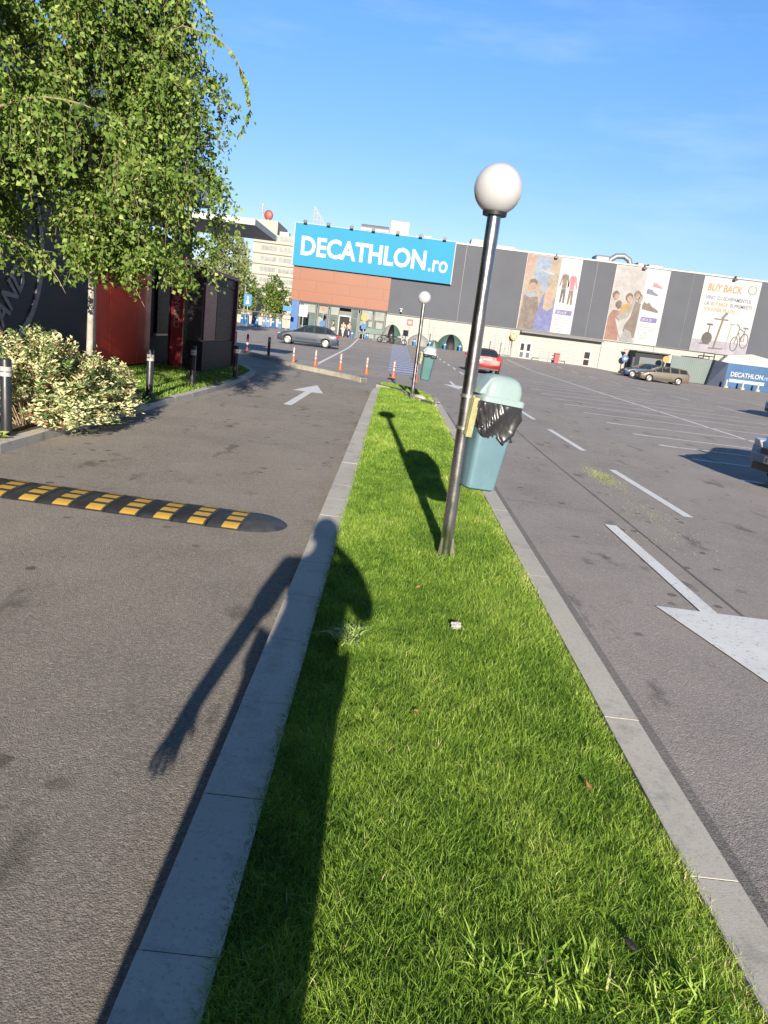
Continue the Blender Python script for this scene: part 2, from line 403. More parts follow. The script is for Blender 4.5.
t.links.new(mixc(t, 1.0, skc, ramp(t, ymap.outputs[0], [(0.0, 0.36), (0.45, 0.5), (0.68, 1.0)]), 'MULTIPLY'), hs.inputs['Color'])
t.links.new(mixc(t, cm.outputs[0], hs.outputs[0], (6.0, 6.5, 7.2)), bg.inputs[0])
t.links.new(bg.outputs[0], wo.inputs[0])

sun = bpy.data.lights.new('sun', 'SUN'); so = bpy.data.objects.new('sun', sun); COL.objects.link(so)
sun.energy = 5.0; sun.angle = R(0.5); sun.color = (1.0, 0.91, 0.77)
sd = Vector((math.sin(SUN_OFF) * math.cos(SUN_EL), -math.cos(SUN_OFF) * math.cos(SUN_EL), math.sin(SUN_EL)))
so.rotation_euler = sd.to_track_quat('Z', 'Y').to_euler(); so.location = (5, -20, 15)
vs = scene.view_settings
vs.view_transform = 'Standard'; vs.look = 'None'; vs.gamma = 1; vs.use_curve_mapping = False; vs.exposure = 0.95
scene.cycles.max_bounces = 6; scene.cycles.use_denoising = True

# ------------------------------------------------------------------ ground
def grid_sheet(name, xs, ys, mat, dz=0.0):
    vs_, fs_ = [], []
    for y in ys:
        for x in xs: vs_.append((x, y, gz(x, y) + dz))
    nx = len(xs)
    for j in range(len(ys) - 1):
        for i in range(nx - 1): fs_.append((j * nx + i, j * nx + i + 1, (j + 1) * nx + i + 1, (j + 1) * nx + i))
    me = bpy.data.meshes.new(name); me.from_pydata(vs_, [], fs_)
    o = link_mesh(name, me, mat, smooth=True); o['kind'] = 'structure'; return o
xs = [-1500, -400, -150] + list(range(-60, 80, 2)) + [100, 200, 500, 1500]
ys = [-300, -60, -20, 0, 20, 40, 50] + list(range(54, 100, 2)) + [110, 140, 200, 350, 800, 3000]
grid_sheet('ground', xs, ys, m_asph)

def flat_poly(name, pts, z, mat, kind='structure'):
    b = MB(); b.add([(p[0], p[1], z) for p in pts], [tuple(range(len(pts)))])
    o = b.build(name, mat); o['kind'] = kind; return o
flat_poly('drive_lane', [(-3.9, -6), (-0.46, -6), (-0.46, 20.9), (-1.05, 23.5), (-3.57, 26.35), (-4.9, 29.3), (-7.4, 32.4), (-16, 41), (-22, 41), (-12, 27), (-8, 25.4), (-5.6, 24.1), (-4.4, 22.6), (-3.9, 20)], 0.004, m_lane)
b = MB(); yy = -4.0
b.add([(1.33, -4, 0.004), (1.46, -4, 0.004), (1.46, 17, 0.004), (1.33, 17, 0.004)], [(0, 1, 2, 3)])
b.build('gutter', m_gutter)['kind'] = 'structure'

# kerbs, laid as separate stones along a line, inner side to the right-hand normal
def path_pts(path, step):
    P = [Vector((p[0], p[1])) for p in path]; out = [P[0]]; acc = 0
    segs = [(P[i], P[i + 1]) for i in range(len(P) - 1)]
    total = sum((b_ - a_).length for a_, b_ in segs); n = max(1, round(total / step)); L = total / n
    for k in range(1, n + 1):
        d = L * k; 
        for a_, b_ in segs:
            l = (b_ - a_).length
            if d <= l + 1e-6: out.append(a_ + (b_ - a_) * min(1, d / l)); break
            d -= l
        else: out.append(P[-1])
    return out
def kerb(name, path, width, z0, z1, step, mat, side=1, gap=0.003, jit=0.002, bev=0.003):
    pts = path_pts(path, step); b = MB()
    for i in range(len(pts) - 1):
        p, q = pts[i], pts[i + 1]; d = (q - p).normalized(); nrm = Vector((d.y, -d.x)) * side * width
        a_ = p + d * gap * 0.5; c_ = q - d * gap * 0.5
        j = random.uniform(-jit, jit); zt = z1 + random.uniform(-jit, jit)
        js = nrm.normalized() * j
        quad = [a_ + js, c_ + js, c_ + nrm + js, a_ + nrm + js]
        if side < 0: quad = quad[::-1]
        vs_ = [(v.x, v.y, z0) for v in quad] + [(v.x, v.y, zt) for v in quad]
        b.add(vs_, [(0, 1, 2, 3), (7, 6, 5, 4), (4, 5, 1, 0), (5, 6, 2, 1), (6, 7, 3, 2), (7, 4, 0, 3)])
    o = b.build(name, mat, bevel=bev); o['kind'] = 'structure'
    f = MB(); e = 0.012
    for i in range(len(pts) - 1):
        p, q = pts[i], pts[i + 1]; d = (q - p).normalized(); nn = Vector((d.y, -d.x)) * side
        quad = [p + nn * e, q + nn * e, q + nn * (width - e), p + nn * (width - e)]
        if side < 0: quad = quad[::-1]
        f.add([(v.x, v.y, z0 + 0.01) for v in quad] + [(v.x, v.y, z1 - 0.0015) for v in quad], [(7, 6, 5, 4), (4, 5, 1, 0), (5, 6, 2, 1), (6, 7, 3, 2), (7, 4, 0, 3)])
    fo_ = f.build('kerb_joint', m_kerbd); fo_['kind'] = 'structure'
    return o
LEFT = [(-0.47, -3), (-0.47, 19.2), (-0.42, 20.4), (-0.30, 21.3)]
kerb('kerb', LEFT, 0.21, -0.05, 0.10, 0.64, m_kerb, jit=0.0012, bev=0.002)
RIGHT = [(1.33, -3), (1.33, 16.2), (1.33, 17.9), (1.33, 19.7), (1.12, 21.2), (0.70, 22.2), (-0.02, 22.85)]
kerb('kerb', RIGHT[:3], 0.16, -0.05, 0.10, 0.98, m_kerb, side=-1, jit=0.0012, bev=0.002)
kerb('kerb', RIGHT[2:], 0.13, -0.05, 0.09, 0.5, m_kerb2, side=-1, jit=0.01)
kerb('kerb', [(-0.30, 21.3), (0.1, 20.85), (0.40, 20.25), (0.52, 19.4), (0.74, 18.15), (1.0, 17.7), (1.17, 17.3)], 0.13, 0.02, 0.17, 0.62, m_kerb2, side=1, jit=0.02)
kerb('kerb', [(-0.95, 23.1), (-1.5, 24.2), (-3.57, 26.5), (-4.9, 29.0), (-7.1, 32.3), (-14, 40)], 0.22, -0.05, 0.15, 0.8, m_kerb2, side=1, jit=0.006)
kerb('kerb', [(-3.92, -5), (-3.92, 8.5), (-3.86, 11.5), (-3.74, 14.2), (-3.74, 16.6), (-3.82, 19.4), (-3.98, 21.3), (-4.6, 23.0), (-5.8, 24.2), (-8, 25.4), (-12, 27)], 0.15, -0.05, 0.105, 0.95, m_kerb, side=-1)
# lawn soil sheets (grass grows on them)
def ribbon(name, left, right, z, mat, mound=0.0):
    b = MB(); n = 10; vs_ = []; fs_ = []
    for (l, r_) in zip(left, right):
        for k in range(n + 1):
            u = k / n; x = l[0] + (r_[0] - l[0]) * u; y = l[1] + (r_[1] - l[1]) * u
            vs_.append((x, y, z + mound * math.sin(math.pi * u)))
    for j in range(len(left) - 1):
        for k in range(n): fs_.append((j * (n + 1) + k, j * (n + 1) + k + 1, (j + 1) * (n + 1) + k + 1, (j + 1) * (n + 1) + k))
    b.add(vs_, fs_); o = b.build(name, mat, smooth=True); o['kind'] = 'structure'; return o
lawnL = [(-0.265, -3), (-0.265, 5), (-0.265, 10), (-0.265, 15), (-0.265, 19.3), (-0.25, 20.3), (-0.3, 21.5), (-0.35, 22.3), (-0.1, 22.8)]
lawnR = [(1.175, -3), (1.175, 5), (1.175, 10), (1.175, 15), (1.20, 18.2), (1.18, 19.6), (1.0, 21.1), (0.6, 22.0), (-0.02, 22.75)]
ribbon('lawn', lawnL, lawnR, 0.078, m_soil, 0.03)
bedR = [(-4.07, -5), (-4.07, 8.5), (-4.0, 11.5), (-3.88, 14.2), (-3.88, 16.6), (-3.97, 19.4), (-4.12, 21.2), (-4.7, 22.9), (-5.9, 24.1)]
bedL = [(-6.6, -5), (-6.6, 8.5), (-6.6, 11.5), (-6.6, 14.2), (-6.6, 16.6), (-6.6, 19.4), (-6.6, 21.2), (-6.7, 22.9), (-7.6, 25.0)]
ribbon('planting_bed', bedL, bedR, 0.085, m_bed)

# ------------------------------------------------------------------ grass
def blades(name, P, H, Wd, lean, rnd, mat):
    n = len(P); az = rng.uniform(0, 2 * np.pi, n); fa = rng.uniform(0, 2 * np.pi, n)
    up = np.array([0, 0, 1.0]); d = np.stack([np.cos(az), np.sin(az), np.zeros(n)], 1) * (lean * H)[:, None]
    s = np.stack([np.cos(fa), np.sin(fa), np.zeros(n)], 1) * (Wd * 0.5)[:, None]
    b0 = P - s; b1 = P + s
    midc = P + up * (H * 0.55)[:, None] + d * 0.35
    m0 = midc - s * 0.8; m1 = midc + s * 0.8
    tip = P + up * (H * np.sqrt(np.clip(1 - 0.5 * lean ** 2, 0.15, 1)))[:, None] + d
    V = np.stack([b0, b1, m1, m0, tip], 1).reshape(-1, 3)
    base = np.arange(n) * 5
    q = np.stack([base, base + 1, base + 2, base + 3], 1); tr = np.stack([base + 3, base + 2, base + 4], 1)
    loops = np.concatenate([q, tr], 1).reshape(-1)
    starts = np.stack([np.arange(n) * 7, np.arange(n) * 7 + 4], 1).reshape(-1)
    me = bpy.data.meshes.new(name)
    me.vertices.add(len(V)); me.vertices.foreach_set('co', V.astype(np.float32).ravel())
    me.loops.add(len(loops)); me.loops.foreach_set('vertex_index', loops.astype(np.int32))
    me.polygons.add(len(starts)); me.polygons.foreach_set('loop_start', starts.astype(np.int32))
    at = me.attributes.new('rnd', 'FLOAT', 'POINT'); at.data.foreach_set('value', np.repeat(rnd, 5).astype(np.float32))
    me.update(calc_edges=True); me.validate()
    return link_mesh(name, me, mat)

def vnoise(x, y, seed):
    """smooth value noise"""
    r_ = np.random.default_rng(seed); G = r_.random((64, 64))
    xi = np.floor(x).astype(int); yi = np.floor(y).astype(int); fx = x - xi; fy = y - yi
    fx = fx * fx * (3 - 2 * fx); fy = fy * fy * (3 - 2 * fy)
    g_ = lambda a, b_: G[a % 64, b_ % 64]
    return (g_(xi, yi) * (1 - fx) + g_(xi + 1, yi) * fx) * (1 - fy) + (g_(xi, yi + 1) * (1 - fx) + g_(xi + 1, yi + 1) * fx) * fy

def lawn_points(y0, y1, dens):
    n = int((y1 - y0) * 1.46 * dens)
    x = rng.uniform(-0.275, 1.19, n); y = rng.uniform(y0, y1, n)
    return x, y
segs = [(0.7, 2.6, 44000, 0.75, 0.78), (2.6, 4.5, 34000, 0.85, 0.76), (4.5, 8, 17000, 1.25, 0.76), (8, 14, 7500, 1.9, 0.78), (14, 23.2, 4200, 2.9, 0.85)]
X_, Y_, W_, K_ = [], [], [], []
for y0, y1, dn, wk, hk in segs:
    x, y = lawn_points(y0, y1, dn); X_.append(x); Y_.append(y); W_.append(np.full(len(x), wk)); K_.append(np.full(len(x), hk))
X_ = np.concatenate(X_); Y_ = np.concatenate(Y_); W_ = np.concatenate(W_); K_ = np.concatenate(K_)
# clip by the island's outline
def xr_at(y): return np.interp(y, [p[1] for p in lawnR], [p[0] for p in lawnR])
def xl_at(y): return np.where(y < 20.3, np.interp(y, [-3, 19.3, 20.3], [-0.275, -0.275, -0.26]), np.interp(y, [20.3, 21.5, 22.3, 22.9], [-0.26, -0.3, -0.6, -0.8]))
keep = (X_ < xr_at(Y_) + rng.uniform(0, 0.03, len(X_))) & (X_ > xl_at(Y_) - rng.uniform(0, 0.03, len(X_)))
far_out = (Y_ > 22.0) & (X_ > np.interp(Y_, [22.0, 22.8, 23.2], [0.6, 0.0, -0.6])); keep &= ~far_out
X_, Y_, W_, K_ = X_[keep], Y_[keep], W_[keep], K_[keep]
pn = vnoise(X_ * 2.3 + 3, Y_ * 1.6, 5); pn2 = vnoise(X_ * 9, Y_ * 8, 6); pn3 = vnoise(X_ * 26, Y_ * 24, 8)
hgt = (0.026 + 0.028 * pn + 0.020 * pn2 + 0.018 * pn3) * rng.uniform(0.5, 1.35, len(X_)) * K_
pn4 = vnoise(X_ * 3.1 + 9, Y_ * 2.2 + 4, 15)
rnd = 0.10 + 0.34 * pn + 0.34 * (pn2 - 0.5) + 0.35 * np.clip(pn4 - 0.66, 0, 1) * 2 + rng.normal(0, 0.19, len(X_))
rnd += np.where(rng.random(len(X_)) < 0.035, 0.45, 0)
edge = np.clip((X_ - 1.02) / 0.14, 0, 1); rnd += edge * rng.uniform(0, 0.6, len(X_)); hgt *= 1 - 0.35 * edge
zb = 0.078 + 0.03 * np.sin(np.pi * np.clip((X_ + 0.265) / 1.44, 0, 1))
Pg = np.stack([X_, Y_, zb - 0.002], 1)
g1 = blades('grass', Pg, hgt, 0.0032 * W_ * rng.uniform(0.7, 1.4, len(X_)), rng.uniform(0.15, 1.35, len(X_)), np.clip(rnd, 0, 1), m_grass)
tag(g1, 'bright green mown lawn covering the strip between the two kerbs', 'grass', kind='stuff')
n2 = 17000
x2 = rng.uniform(-6.5, -3.9, n2); y2 = rng.uniform(11.2, 23.5, n2)
kp = (x2 < np.interp(y2, [p[1] for p in bedR], [p[0] for p in bedR])); x2, y2 = x2[kp], y2[kp]
g2 = blades('grass', np.stack([x2, y2, np.full(len(x2), 0.085)], 1), rng.uniform(0.03, 0.07, len(x2)), rng.uniform(0.009, 0.018, len(x2)), rng.uniform(0.1, 0.9, len(x2)), np.clip(rng.normal(0.25, 0.18, len(x2)), 0, 1), m_grass)
tag(g2, 'shaded dark green lawn behind the bollards beside the order point', 'grass', kind='stuff')

# coarse tuft at the lower right of the lawn, rosette weed by the left kerb
def tuft(name, label, cx0, cy0, sx, sy, n, h0, h1, w0, w1, mat, z=0.1, lean=(0.4, 1.3), base=0.6):
    P = np.stack([cx0 + sx * np.clip(rng.normal(0, 1, n), -1.5, 1.5), cy0 + sy * np.clip(rng.normal(0, 1, n), -1.5, 1.5), np.full(n, z)], 1)
    o = blades(name, P, rng.uniform(h0, h1, n), rng.uniform(w0, w1, n), rng.uniform(*lean, n), np.clip(rng.normal(base, 0.2, n), 0, 1), mat)
    return tag(o, label, 'plant')
tuft('grass_tuft', 'coarse tuft of long pale grass at the near end of the lawn', 0.60, 1.50, 0.13, 0.06, 420, 0.045, 0.09, 0.005, 0.010, m_grass, base=0.5)
tuft('grass_tuft', 'long-bladed grass clump beside the near right kerb', 0.93, 1.46, 0.06, 0.05, 220, 0.045, 0.09, 0.005, 0.010, m_grass, base=0.48)
tuft('weed_rosette', 'pale flat weed rosette beside the left kerb in the shadow edge', -0.06, 3.46, 0.035, 0.045, 110, 0.07, 0.13, 0.008, 0.015, m_weed, lean=(0.9, 1.35))

# ------------------------------------------------------------------ painted markings
def gzl(x, y):
    if y <= 54: return gz(x, y) if y < 50 else gz(x, 54) * (y - 50) / 4
    x0 = math.floor(x / 2) * 2; y0 = math.floor(y / 2) * 2; u = (x - x0) / 2; v = (y - y0) / 2
    return max((gz(x0, y0) * (1 - u) + gz(x0 + 2, y0) * u) * (1 - v) + (gz(x0, y0 + 2) * (1 - u) + gz(x0 + 2, y0 + 2) * u) * v, gz(x, y)) + 0.003
def mark(b, pts, dz=0.004):
    b.add([(p[0], p[1], gzl(p[0], p[1]) + dz) for p in pts], [tuple(range(len(pts)))])
def line(b, a, c, wd, dz=0.004, n=1):
    a = Vector(a); c = Vector(c); d = (c - a).normalized(); nn = Vector((-d.y, d.x)) * wd / 2
    for k in range(n):
        p = a + (c - a) * k / n; q = a + (c - a) * (k + 1) / n
        mark(b, [p - nn, q - nn, q + nn, p + nn][::-1] if False else [(p - nn), (p + nn), (q + nn), (q - nn)][::-1], dz)
bw, bt, bfm = MB(), MB(), MB()
k0 = 8.19
for k in range(14):
    y0 = k0 + 4.85 * k
    line(bw, (3.70, y0), (3.66 + 0.02 * k, y0 + 2.95), 0.12, n=2)
# bays right
ybs = [5.4, 7.5, 9.6, 11.66, 13.72, 15.48, 17.24, 19.47, 21.98, 24.64, 26.92, 29.3, 32.0] + [34.3 + 2.3 * i for i in range(18)]
for y in ybs:
    x0 = 6.07 + max(0, y - 24) * 0.03; xm = 9.4 + 0.032 * y if y > 15 else 9.88; xe = xm + 3.95 + max(0, y - 26) * 0.018
    line(bw, (x0 - 0.05, y + 0.06), (x0 + 0.36, y - 0.02), 0.17)
    line(bt, (x0 + 0.33, y), (xm, y - 0.03), 0.11)
    line(bt, (xm, y), (xe - 0.35, y - 0.03), 0.11)
    line(bw, (xe - 0.4, y + 0.02), (xe, y - 0.05), 0.17)
line(bw, (9.85, 4), (9.85, 19), 0.11); line(bw, (9.85, 19), (9.4 + 0.032 * 76, 76), 0.13, n=10)
for k in range(8):
    y0 = 27 + 6.2 * k
    line(bw, (16.4 + 0.004 * k, y0), (16.65, y0 + 3.4), 0.11, n=2)
for y in [20.2 + 2.3 * i for i in range(19)]:
    x0 = 18.7 + 0.01 * (y - 43)
    line(bw, (x0, y + 0.1), (x0 + 0.6, y - 0.05), 0.12); line(bt, (x0 + 0.6, y), (x0 + 4.4, y), 0.11); line(bt, (x0 + 4.4, y), (x0 + 8.6, y), 0.11)
line(bw, (23.1, 18), (23.6, 62), 0.1, n=4)
# bays left lot
for y in [31.5 + 2.13 * i for i in range(13)]:
    s = -0.016 * (y - 30)
    line(bfm, (-3.1 + s, y), (-0.25, y - 0.12), 0.09, n=2); line(bfm, (-7.4 + s, y + 0.25), (-3.3 + s, y), 0.09, n=2)
line(bw, (-3.15, 30.0), (-4.2, 86), 0.16, n=16)
line(bfm, (-3.2, 29.9), (1.4, 29.6), 0.12)
line(bw, (-11.5, 46.5), (-9.2, 46.3), 0.14); line(bw, (-9.6, 41.2), (-8.3, 41.0), 0.12); line(bw, (-11.6, 56), (-9.8, 55.8), 0.14)
for y in (52, 60, 68): line(bw, (2.3, y), (2.35, y + 2.2), 0.14, n=2)
bw.build('road_lines', m_white)['kind'] = 'structure'
bt.build('bay_lines', m_thin)['kind'] = 'structure'
bfm.build('faint_bay_lines', m_faint)['kind'] = 'structure'
b = MB()
for (a_, c_, w_) in [((2.77, 3.0), (2.76, 7.3), 0.022), ((2.76, 7.3), (2.73, 11.5), 0.018), ((2.73, 11.5), (2.80, 19), 0.02), ((1.46, 8.0), (2.55, 7.84), 0.012), ((1.46, 5.9), (2.4, 5.86), 0.006)]: line(b, a_, c_, w_, 0.005, n=6)
b.build('tar_seams', m_gutter)['kind'] = 'structure'
# arrows
def arrow(tail, neck, base_l, base_r, tip, sw, dz=0.009):
    b = MB(); tail = Vector(tail); neck = Vector(neck); d = (neck - tail).normalized(); nn = Vector((-d.y, d.x)) * sw / 2
    mark(b, [tail - nn, neck - nn, neck + nn, tail + nn][::-1], dz)
    mark(b, [Vector(base_l), Vector(base_r), Vector(tip)], dz + 0.0005)
    o = b.build('road_arrow', m_white); o['kind'] = 'structure'; return o
arrow((2.49, 7.28), (2.50, 4.83), (2.93, 4.85), (2.11, 4.87), (2.52, 3.12), 0.125)
arrow((2.45, 29.7), (2.45, 27.4), (2.9, 27.5), (2.0, 27.5), (2.45, 25.6), 0.13)
arrow((2.4, 56), (2.4, 53.0), (2.9, 53.2), (1.9, 53.2), (2.4, 50.6), 0.16)
arrow((-2.03, 14.6), (-1.99, 17.9), (-2.40, 17.9), (-1.62, 17.85), (-2.01, 20.1), 0.17)
# blue hatched zone
m_blue, t, out = nt('blue_hatching')
p = N(t, 'ShaderNodeBsdfPrincipled'); pos = N(t, 'ShaderNodeNewGeometry').outputs['Position']; s_ = N(t, 'ShaderNodeSeparateXYZ'); t.links.new(pos, s_.inputs[0])
ml = N(t, 'ShaderNodeMath', operation='MULTIPLY'); ml.inputs[1].default_value = 1 / 2.1; t.links.new(s_.outputs[1], ml.inputs[0])
frc = N(t, 'ShaderNodeMath', operation='FRACT'); t.links.new(ml.outputs[0], frc.inputs[0])
c = ramp(t, frc.outputs[0], [(0.0, (0.15, 0.18, 0.42)), (0.42, (0.62, 0.63, 0.70))], 'CONSTANT')
c = mixc(t, ramp(t, noise(t, pos, 7, 5, 0.7), [(0.42, 0.65), (0.6, 0.0)]), c, (0.19, 0.18, 0.2))
t.links.new(c, p.inputs['Base Color']); p.inputs['Roughness'].default_value = 0.8; t.links.new(p.outputs[0], out.inputs[0])
b = MB(); mark(b, [(-0.15, 31), (1.2, 31), (1.25, 50), (-0.15, 50)], 0.006); mark(b, [(-0.15, 50), (1.25, 50), (1.35, 57.5), (-0.2, 57.5)], 0.006)
for i in range(10): mark(b, [(-0.2, 57.5 + 2 * i), (1.35, 57.5 + 2 * i), (1.35, 59.5 + 2 * i), (-0.2, 59.5 + 2 * i)], 0.006)
b.build('painted_zone', m_blue)['kind'] = 'structure'

# grass clippings on the roadway
def clip_pts():
    out_ = []
    for (cx0, cy0, sx, sy, n) in [(3.27, 10.3, 0.10, 0.42, 1100), (3.15, 7.6, 0.16, 0.5, 160), (2.8, 6.8, 0.25, 0.3, 100), (3.3, 9.0, 0.2, 0.8, 160), (4.2, 13.5, 0.4, 1.3, 300), (4.2, 18.5, 0.3, 1.5, 300)]:
        out_.append(np.stack([rng.normal(cx0, sx, n), rng.normal(cy0, sy, n), np.full(n, 0.006)], 1))
    return np.concatenate(out_)
P = clip_pts(); n = len(P)
gc = blades('grass_clippings', P, rng.uniform(0.006, 0.018, n), rng.uniform(0.004, 0.008, n), rng.uniform(1.0, 1.4, n), np.clip(rng.normal(0.86, 0.1, n), 0, 1), m_grass)
tag(gc, 'scattered dry grass clippings lying on the asphalt lane', 'clippings', kind='stuff')

# ------------------------------------------------------------------ street lamps and litter bins
def lamp(loc, label, hp, rp, rg, gcz):
    o = thing('street_lamp', label, 'street lamp', loc, group='globe lamps along the grass strip')
    MB().tube([(0, 0, 0), (0, 0, hp + 0.036)], rp, 28).build('pole', m_steel, o, autos=40)
    b = MB(); b.lathe([(0.060, hp + 0.034), (0.080, hp + 0.037), (0.083, hp + 0.060), (0.070, hp + 0.066)], 28); b.build('collar', m_blackpl, o, autos=40)
    MB().ell((0, 0, gcz), (rg, rg, rg), 40, 24).build('globe_shade', m_globe, o, smooth=True)
    for k in range(3):
        a = R(100 + 120 * k); m = Matrix.Rotation(a, 4, 'Z')
        b = MB(); pr = [(rp - 0.004, 0.0), (rp + 0.038, 0.0), (rp + 0.034, 0.02), (rp + 0.008, 0.165), (rp - 0.004, 0.17)]
        b.prism(pr, -0.004, 0.004); b.v = [tuple(m @ Vector(v)) for v in b.v]; b.build('base_fin', m_strap, o)
    return o
lamp((0.565, 5.14, 0.095), 'near steel lamp post with white globe, its bin full of black bag', 2.40, 0.047, 0.162, 2.605)
lamp((0.59, 18.05, 0.10), 'far steel lamp post with white globe at the tip of the grass strip', 2.33, 0.045, 0.155, 2.49)

def bin_(loc, rz, label, s, mb, ml, full):
    o = thing('litter_bin', label, 'litter bin', loc, rz, group='teal bins hung on the lamp posts')
    o.scale = (1.06 * s, 1.06 * s, 1.09 * s); o.rotation_euler[1] = R(5)
    # local: origin at bottom centre; tapered rounded box
    def ring(hx, hy, z, rc=0.035, cx0=0.0, n=5):
        pts = []
        for (sx, sy, a0) in ((1, 1, 0), (-1, 1, 90), (-1, -1, 180), (1, -1, 270)):
            for k in range(n + 1):
                a = R(a0 + 90 * k / n); pts.append((cx0 + sx * (hx - rc) + rc * math.cos(a), sy * (hy - rc) + rc * math.sin(a), z))
        return pts
    def loft(rings):
        b = MB(); n = len(rings[0]); vs_ = [v for r_ in rings for v in r_]; fs_ = []
        for i in range(len(rings) - 1):
            for k in range(n): fs_.append((i * n + k, i * n + (k + 1) % n, (i + 1) * n + (k + 1) % n, (i + 1) * n + k))
        fs_.append(tuple(range(n))[::-1]); fs_.append(tuple((len(rings) - 1) * n + k for k in range(n)))
        return b.add(vs_, fs_)
    loft([ring(0.096, 0.088, 0.0), ring(0.110, 0.102, 0.012), ring(0.120, 0.112, 0.20), ring(0.138, 0.130, 0.585)]).build('body', mb, o, autos=45)
    loft([ring(0.150, 0.140, 0.585), ring(0.158, 0.148, 0.59), ring(0.158, 0.148, 0.62), ring(0.150, 0.14, 0.63)]).build('rim', ml, o, autos=40)
    # domed lid: a hood, steep at the sides
    prof = [(0.138, 0.130, 0.628), (0.137, 0.129, 0.675), (0.130, 0.122, 0.712), (0.116, 0.108, 0.742), (0.09, 0.084, 0.762), (0.05, 0.046, 0.770)]
    loft([ring(a, b_, z, min(0.05, a * 0.6)) for a, b_, z in prof]).build('lid', ml, o, autos=50)
    # hood flank seen on the pole side
    fl = MB(); fl.prism([(-0.128, 0.628), (-0.178, 0.628), (-0.165, 0.660), (-0.118, 0.735), (-0.09, 0.755), (-0.07, 0.75)], -0.10, 0.10, 'y')
    fl.build('hood_flank', ml, o, bevel=0.012, autos=40)
    # bag hanging over the rim, crumpled
    b = MB(); nv = 22; vs_ = []; fs_ = []
    base = ring(0.143, 0.133, 0, 0.04, n=17)
    per = base + [base[0]]; seg = [math.hypot(per[i + 1][0] - per[i][0], per[i + 1][1] - per[i][1]) for i in range(len(base))]; tot = sum(seg); nu = 150; ev = []; i_ = 0; acc = 0
    for k in range(nu):
        dd = tot * k / nu
        while acc + seg[i_] < dd: acc += seg[i_]; i_ += 1
        f_ = (dd - acc) / max(1e-9, seg[i_]); ev.append((per[i_][0] + (per[i_ + 1][0] - per[i_][0]) * f_, per[i_][1] + (per[i_ + 1][1] - per[i_][1]) * f_, 0))
    base = ev
    for j in range(nv + 1):
        v = j / nv
        for k in range(nu):
            a = math.atan2(base[k][1], base[k][0])
            drop = full * (0.195 + 0.055 * math.cos(a + 0.9) + 0.012 * math.sin(5 * a))
            wr = (0.012 * (1 - 2 * abs(math.sin(4.5 * a + 3 * v + math.sin(2 * a)))) + 0.006 * (1 - 2 * abs(math.sin(8.5 * a - 6 * v + 2 * math.sin(3 * a)))) + 0.0012 * math.sin(31 * a + 11 * v)) * (0.3 + 0.9 * v)
            wr = 0.012 + max(-0.010, wr)
            bulge = 1.0 + 0.05 * math.sin(math.pi * min(1, v * 1.2)) - 0.04 * v * v
            z = 0.588 - drop * v
            taper = 1 - 0.14 * (0.588 - z) / 0.3
            vs_.append((base[k][0] * bulge * taper + wr * math.cos(a) * 1.4, base[k][1] * bulge * taper + wr * math.sin(a) * 1.4, z + 0.006 * v * math.sin(7 * a)))
    for j in range(nv):
        for k in range(nu): fs_.append((j * nu + k, (j + 1) * nu + k, (j + 1) * nu + (k + 1) % nu, j * nu + (k + 1) % nu))
    b.add(vs_, fs_); bg_ = b.build('bin_bag', m_bag, o, autos=60)
    sol = bg_.modifiers.new('solid', 'SOLIDIFY'); sol.thickness = 0.004; sol.offset = 0
    # bracket to the pole
    k_ = MB(); k_.box(-0.205, -0.160, -0.100, -0.082, 0.34, 0.60); k_.box(-0.205, -0.19, -0.080, 0.05, 0.35, 0.61)
    k_.build('bracket', m_bracket, o, bevel=0.004)
    MB().box(-0.172, -0.152, -0.104, -0.1005, 0.54, 0.585).build('bracket_slot', m_blackpl, o)
    for z in (0.385, 0.595):
        MB().lathe([(0.047, z - 0.012), (0.051, z - 0.010), (0.051, z + 0.010), (0.047, z + 0.012)], 24, (-0.157 - 0.0875 * z, 0.0, 0)).build('strap', m_strap, o, autos=40)
    return o
bin_((0.722, 5.192, 0.655), R(18), 'near teal litter bin with pale lid and black bag hanging over its rim', 1.0, m_bin, m_lid, 1.0)
bin_((0.845, 18.05, 0.63), R(0), 'far dark teal litter bin on the lamp at the tip of the lawn', 1.0, m_bin2, m_lid, 0.32)

# litter
b = MB(); pts = []
for i in range(7):
    for j in range(7):
        pts.append(((i - 3) * 0.009, (j - 3) * 0.007, 0.02 + 0.016 * math.sin(i * 1.7 + j * 0.9) * math.cos(j * 1.3) + 0.012 * random.random()))
b.add(pts, [(i * 7 + j, (i + 1) * 7 + j, (i + 1) * 7 + j + 1, i * 7 + j + 1) for i in range(6) for j in range(6)])
o = b.build('crumpled_paper', m_letterw, loc=(0.525, 3.74, 0.135)); o.rotation_euler = (R(50), 0, R(20))
sm_ = o.modifiers.new('s', 'SOLIDIFY'); sm_.thickness = 0.002
tag(o, 'crumpled scrap of white paper lying on the lawn', 'litter')
b = MB(); b.ell((0, 0, 0), (0.022, 0.011, 0.004), 12, 6); o = b.build('dark_scrap', m_char, loc=(0.845, 1.62, 0.150), smooth=True); o.rotation_euler = (R(15), R(20), R(-40))
tag(o, 'small dark oval scrap on the grass near the right kerb', 'litter')

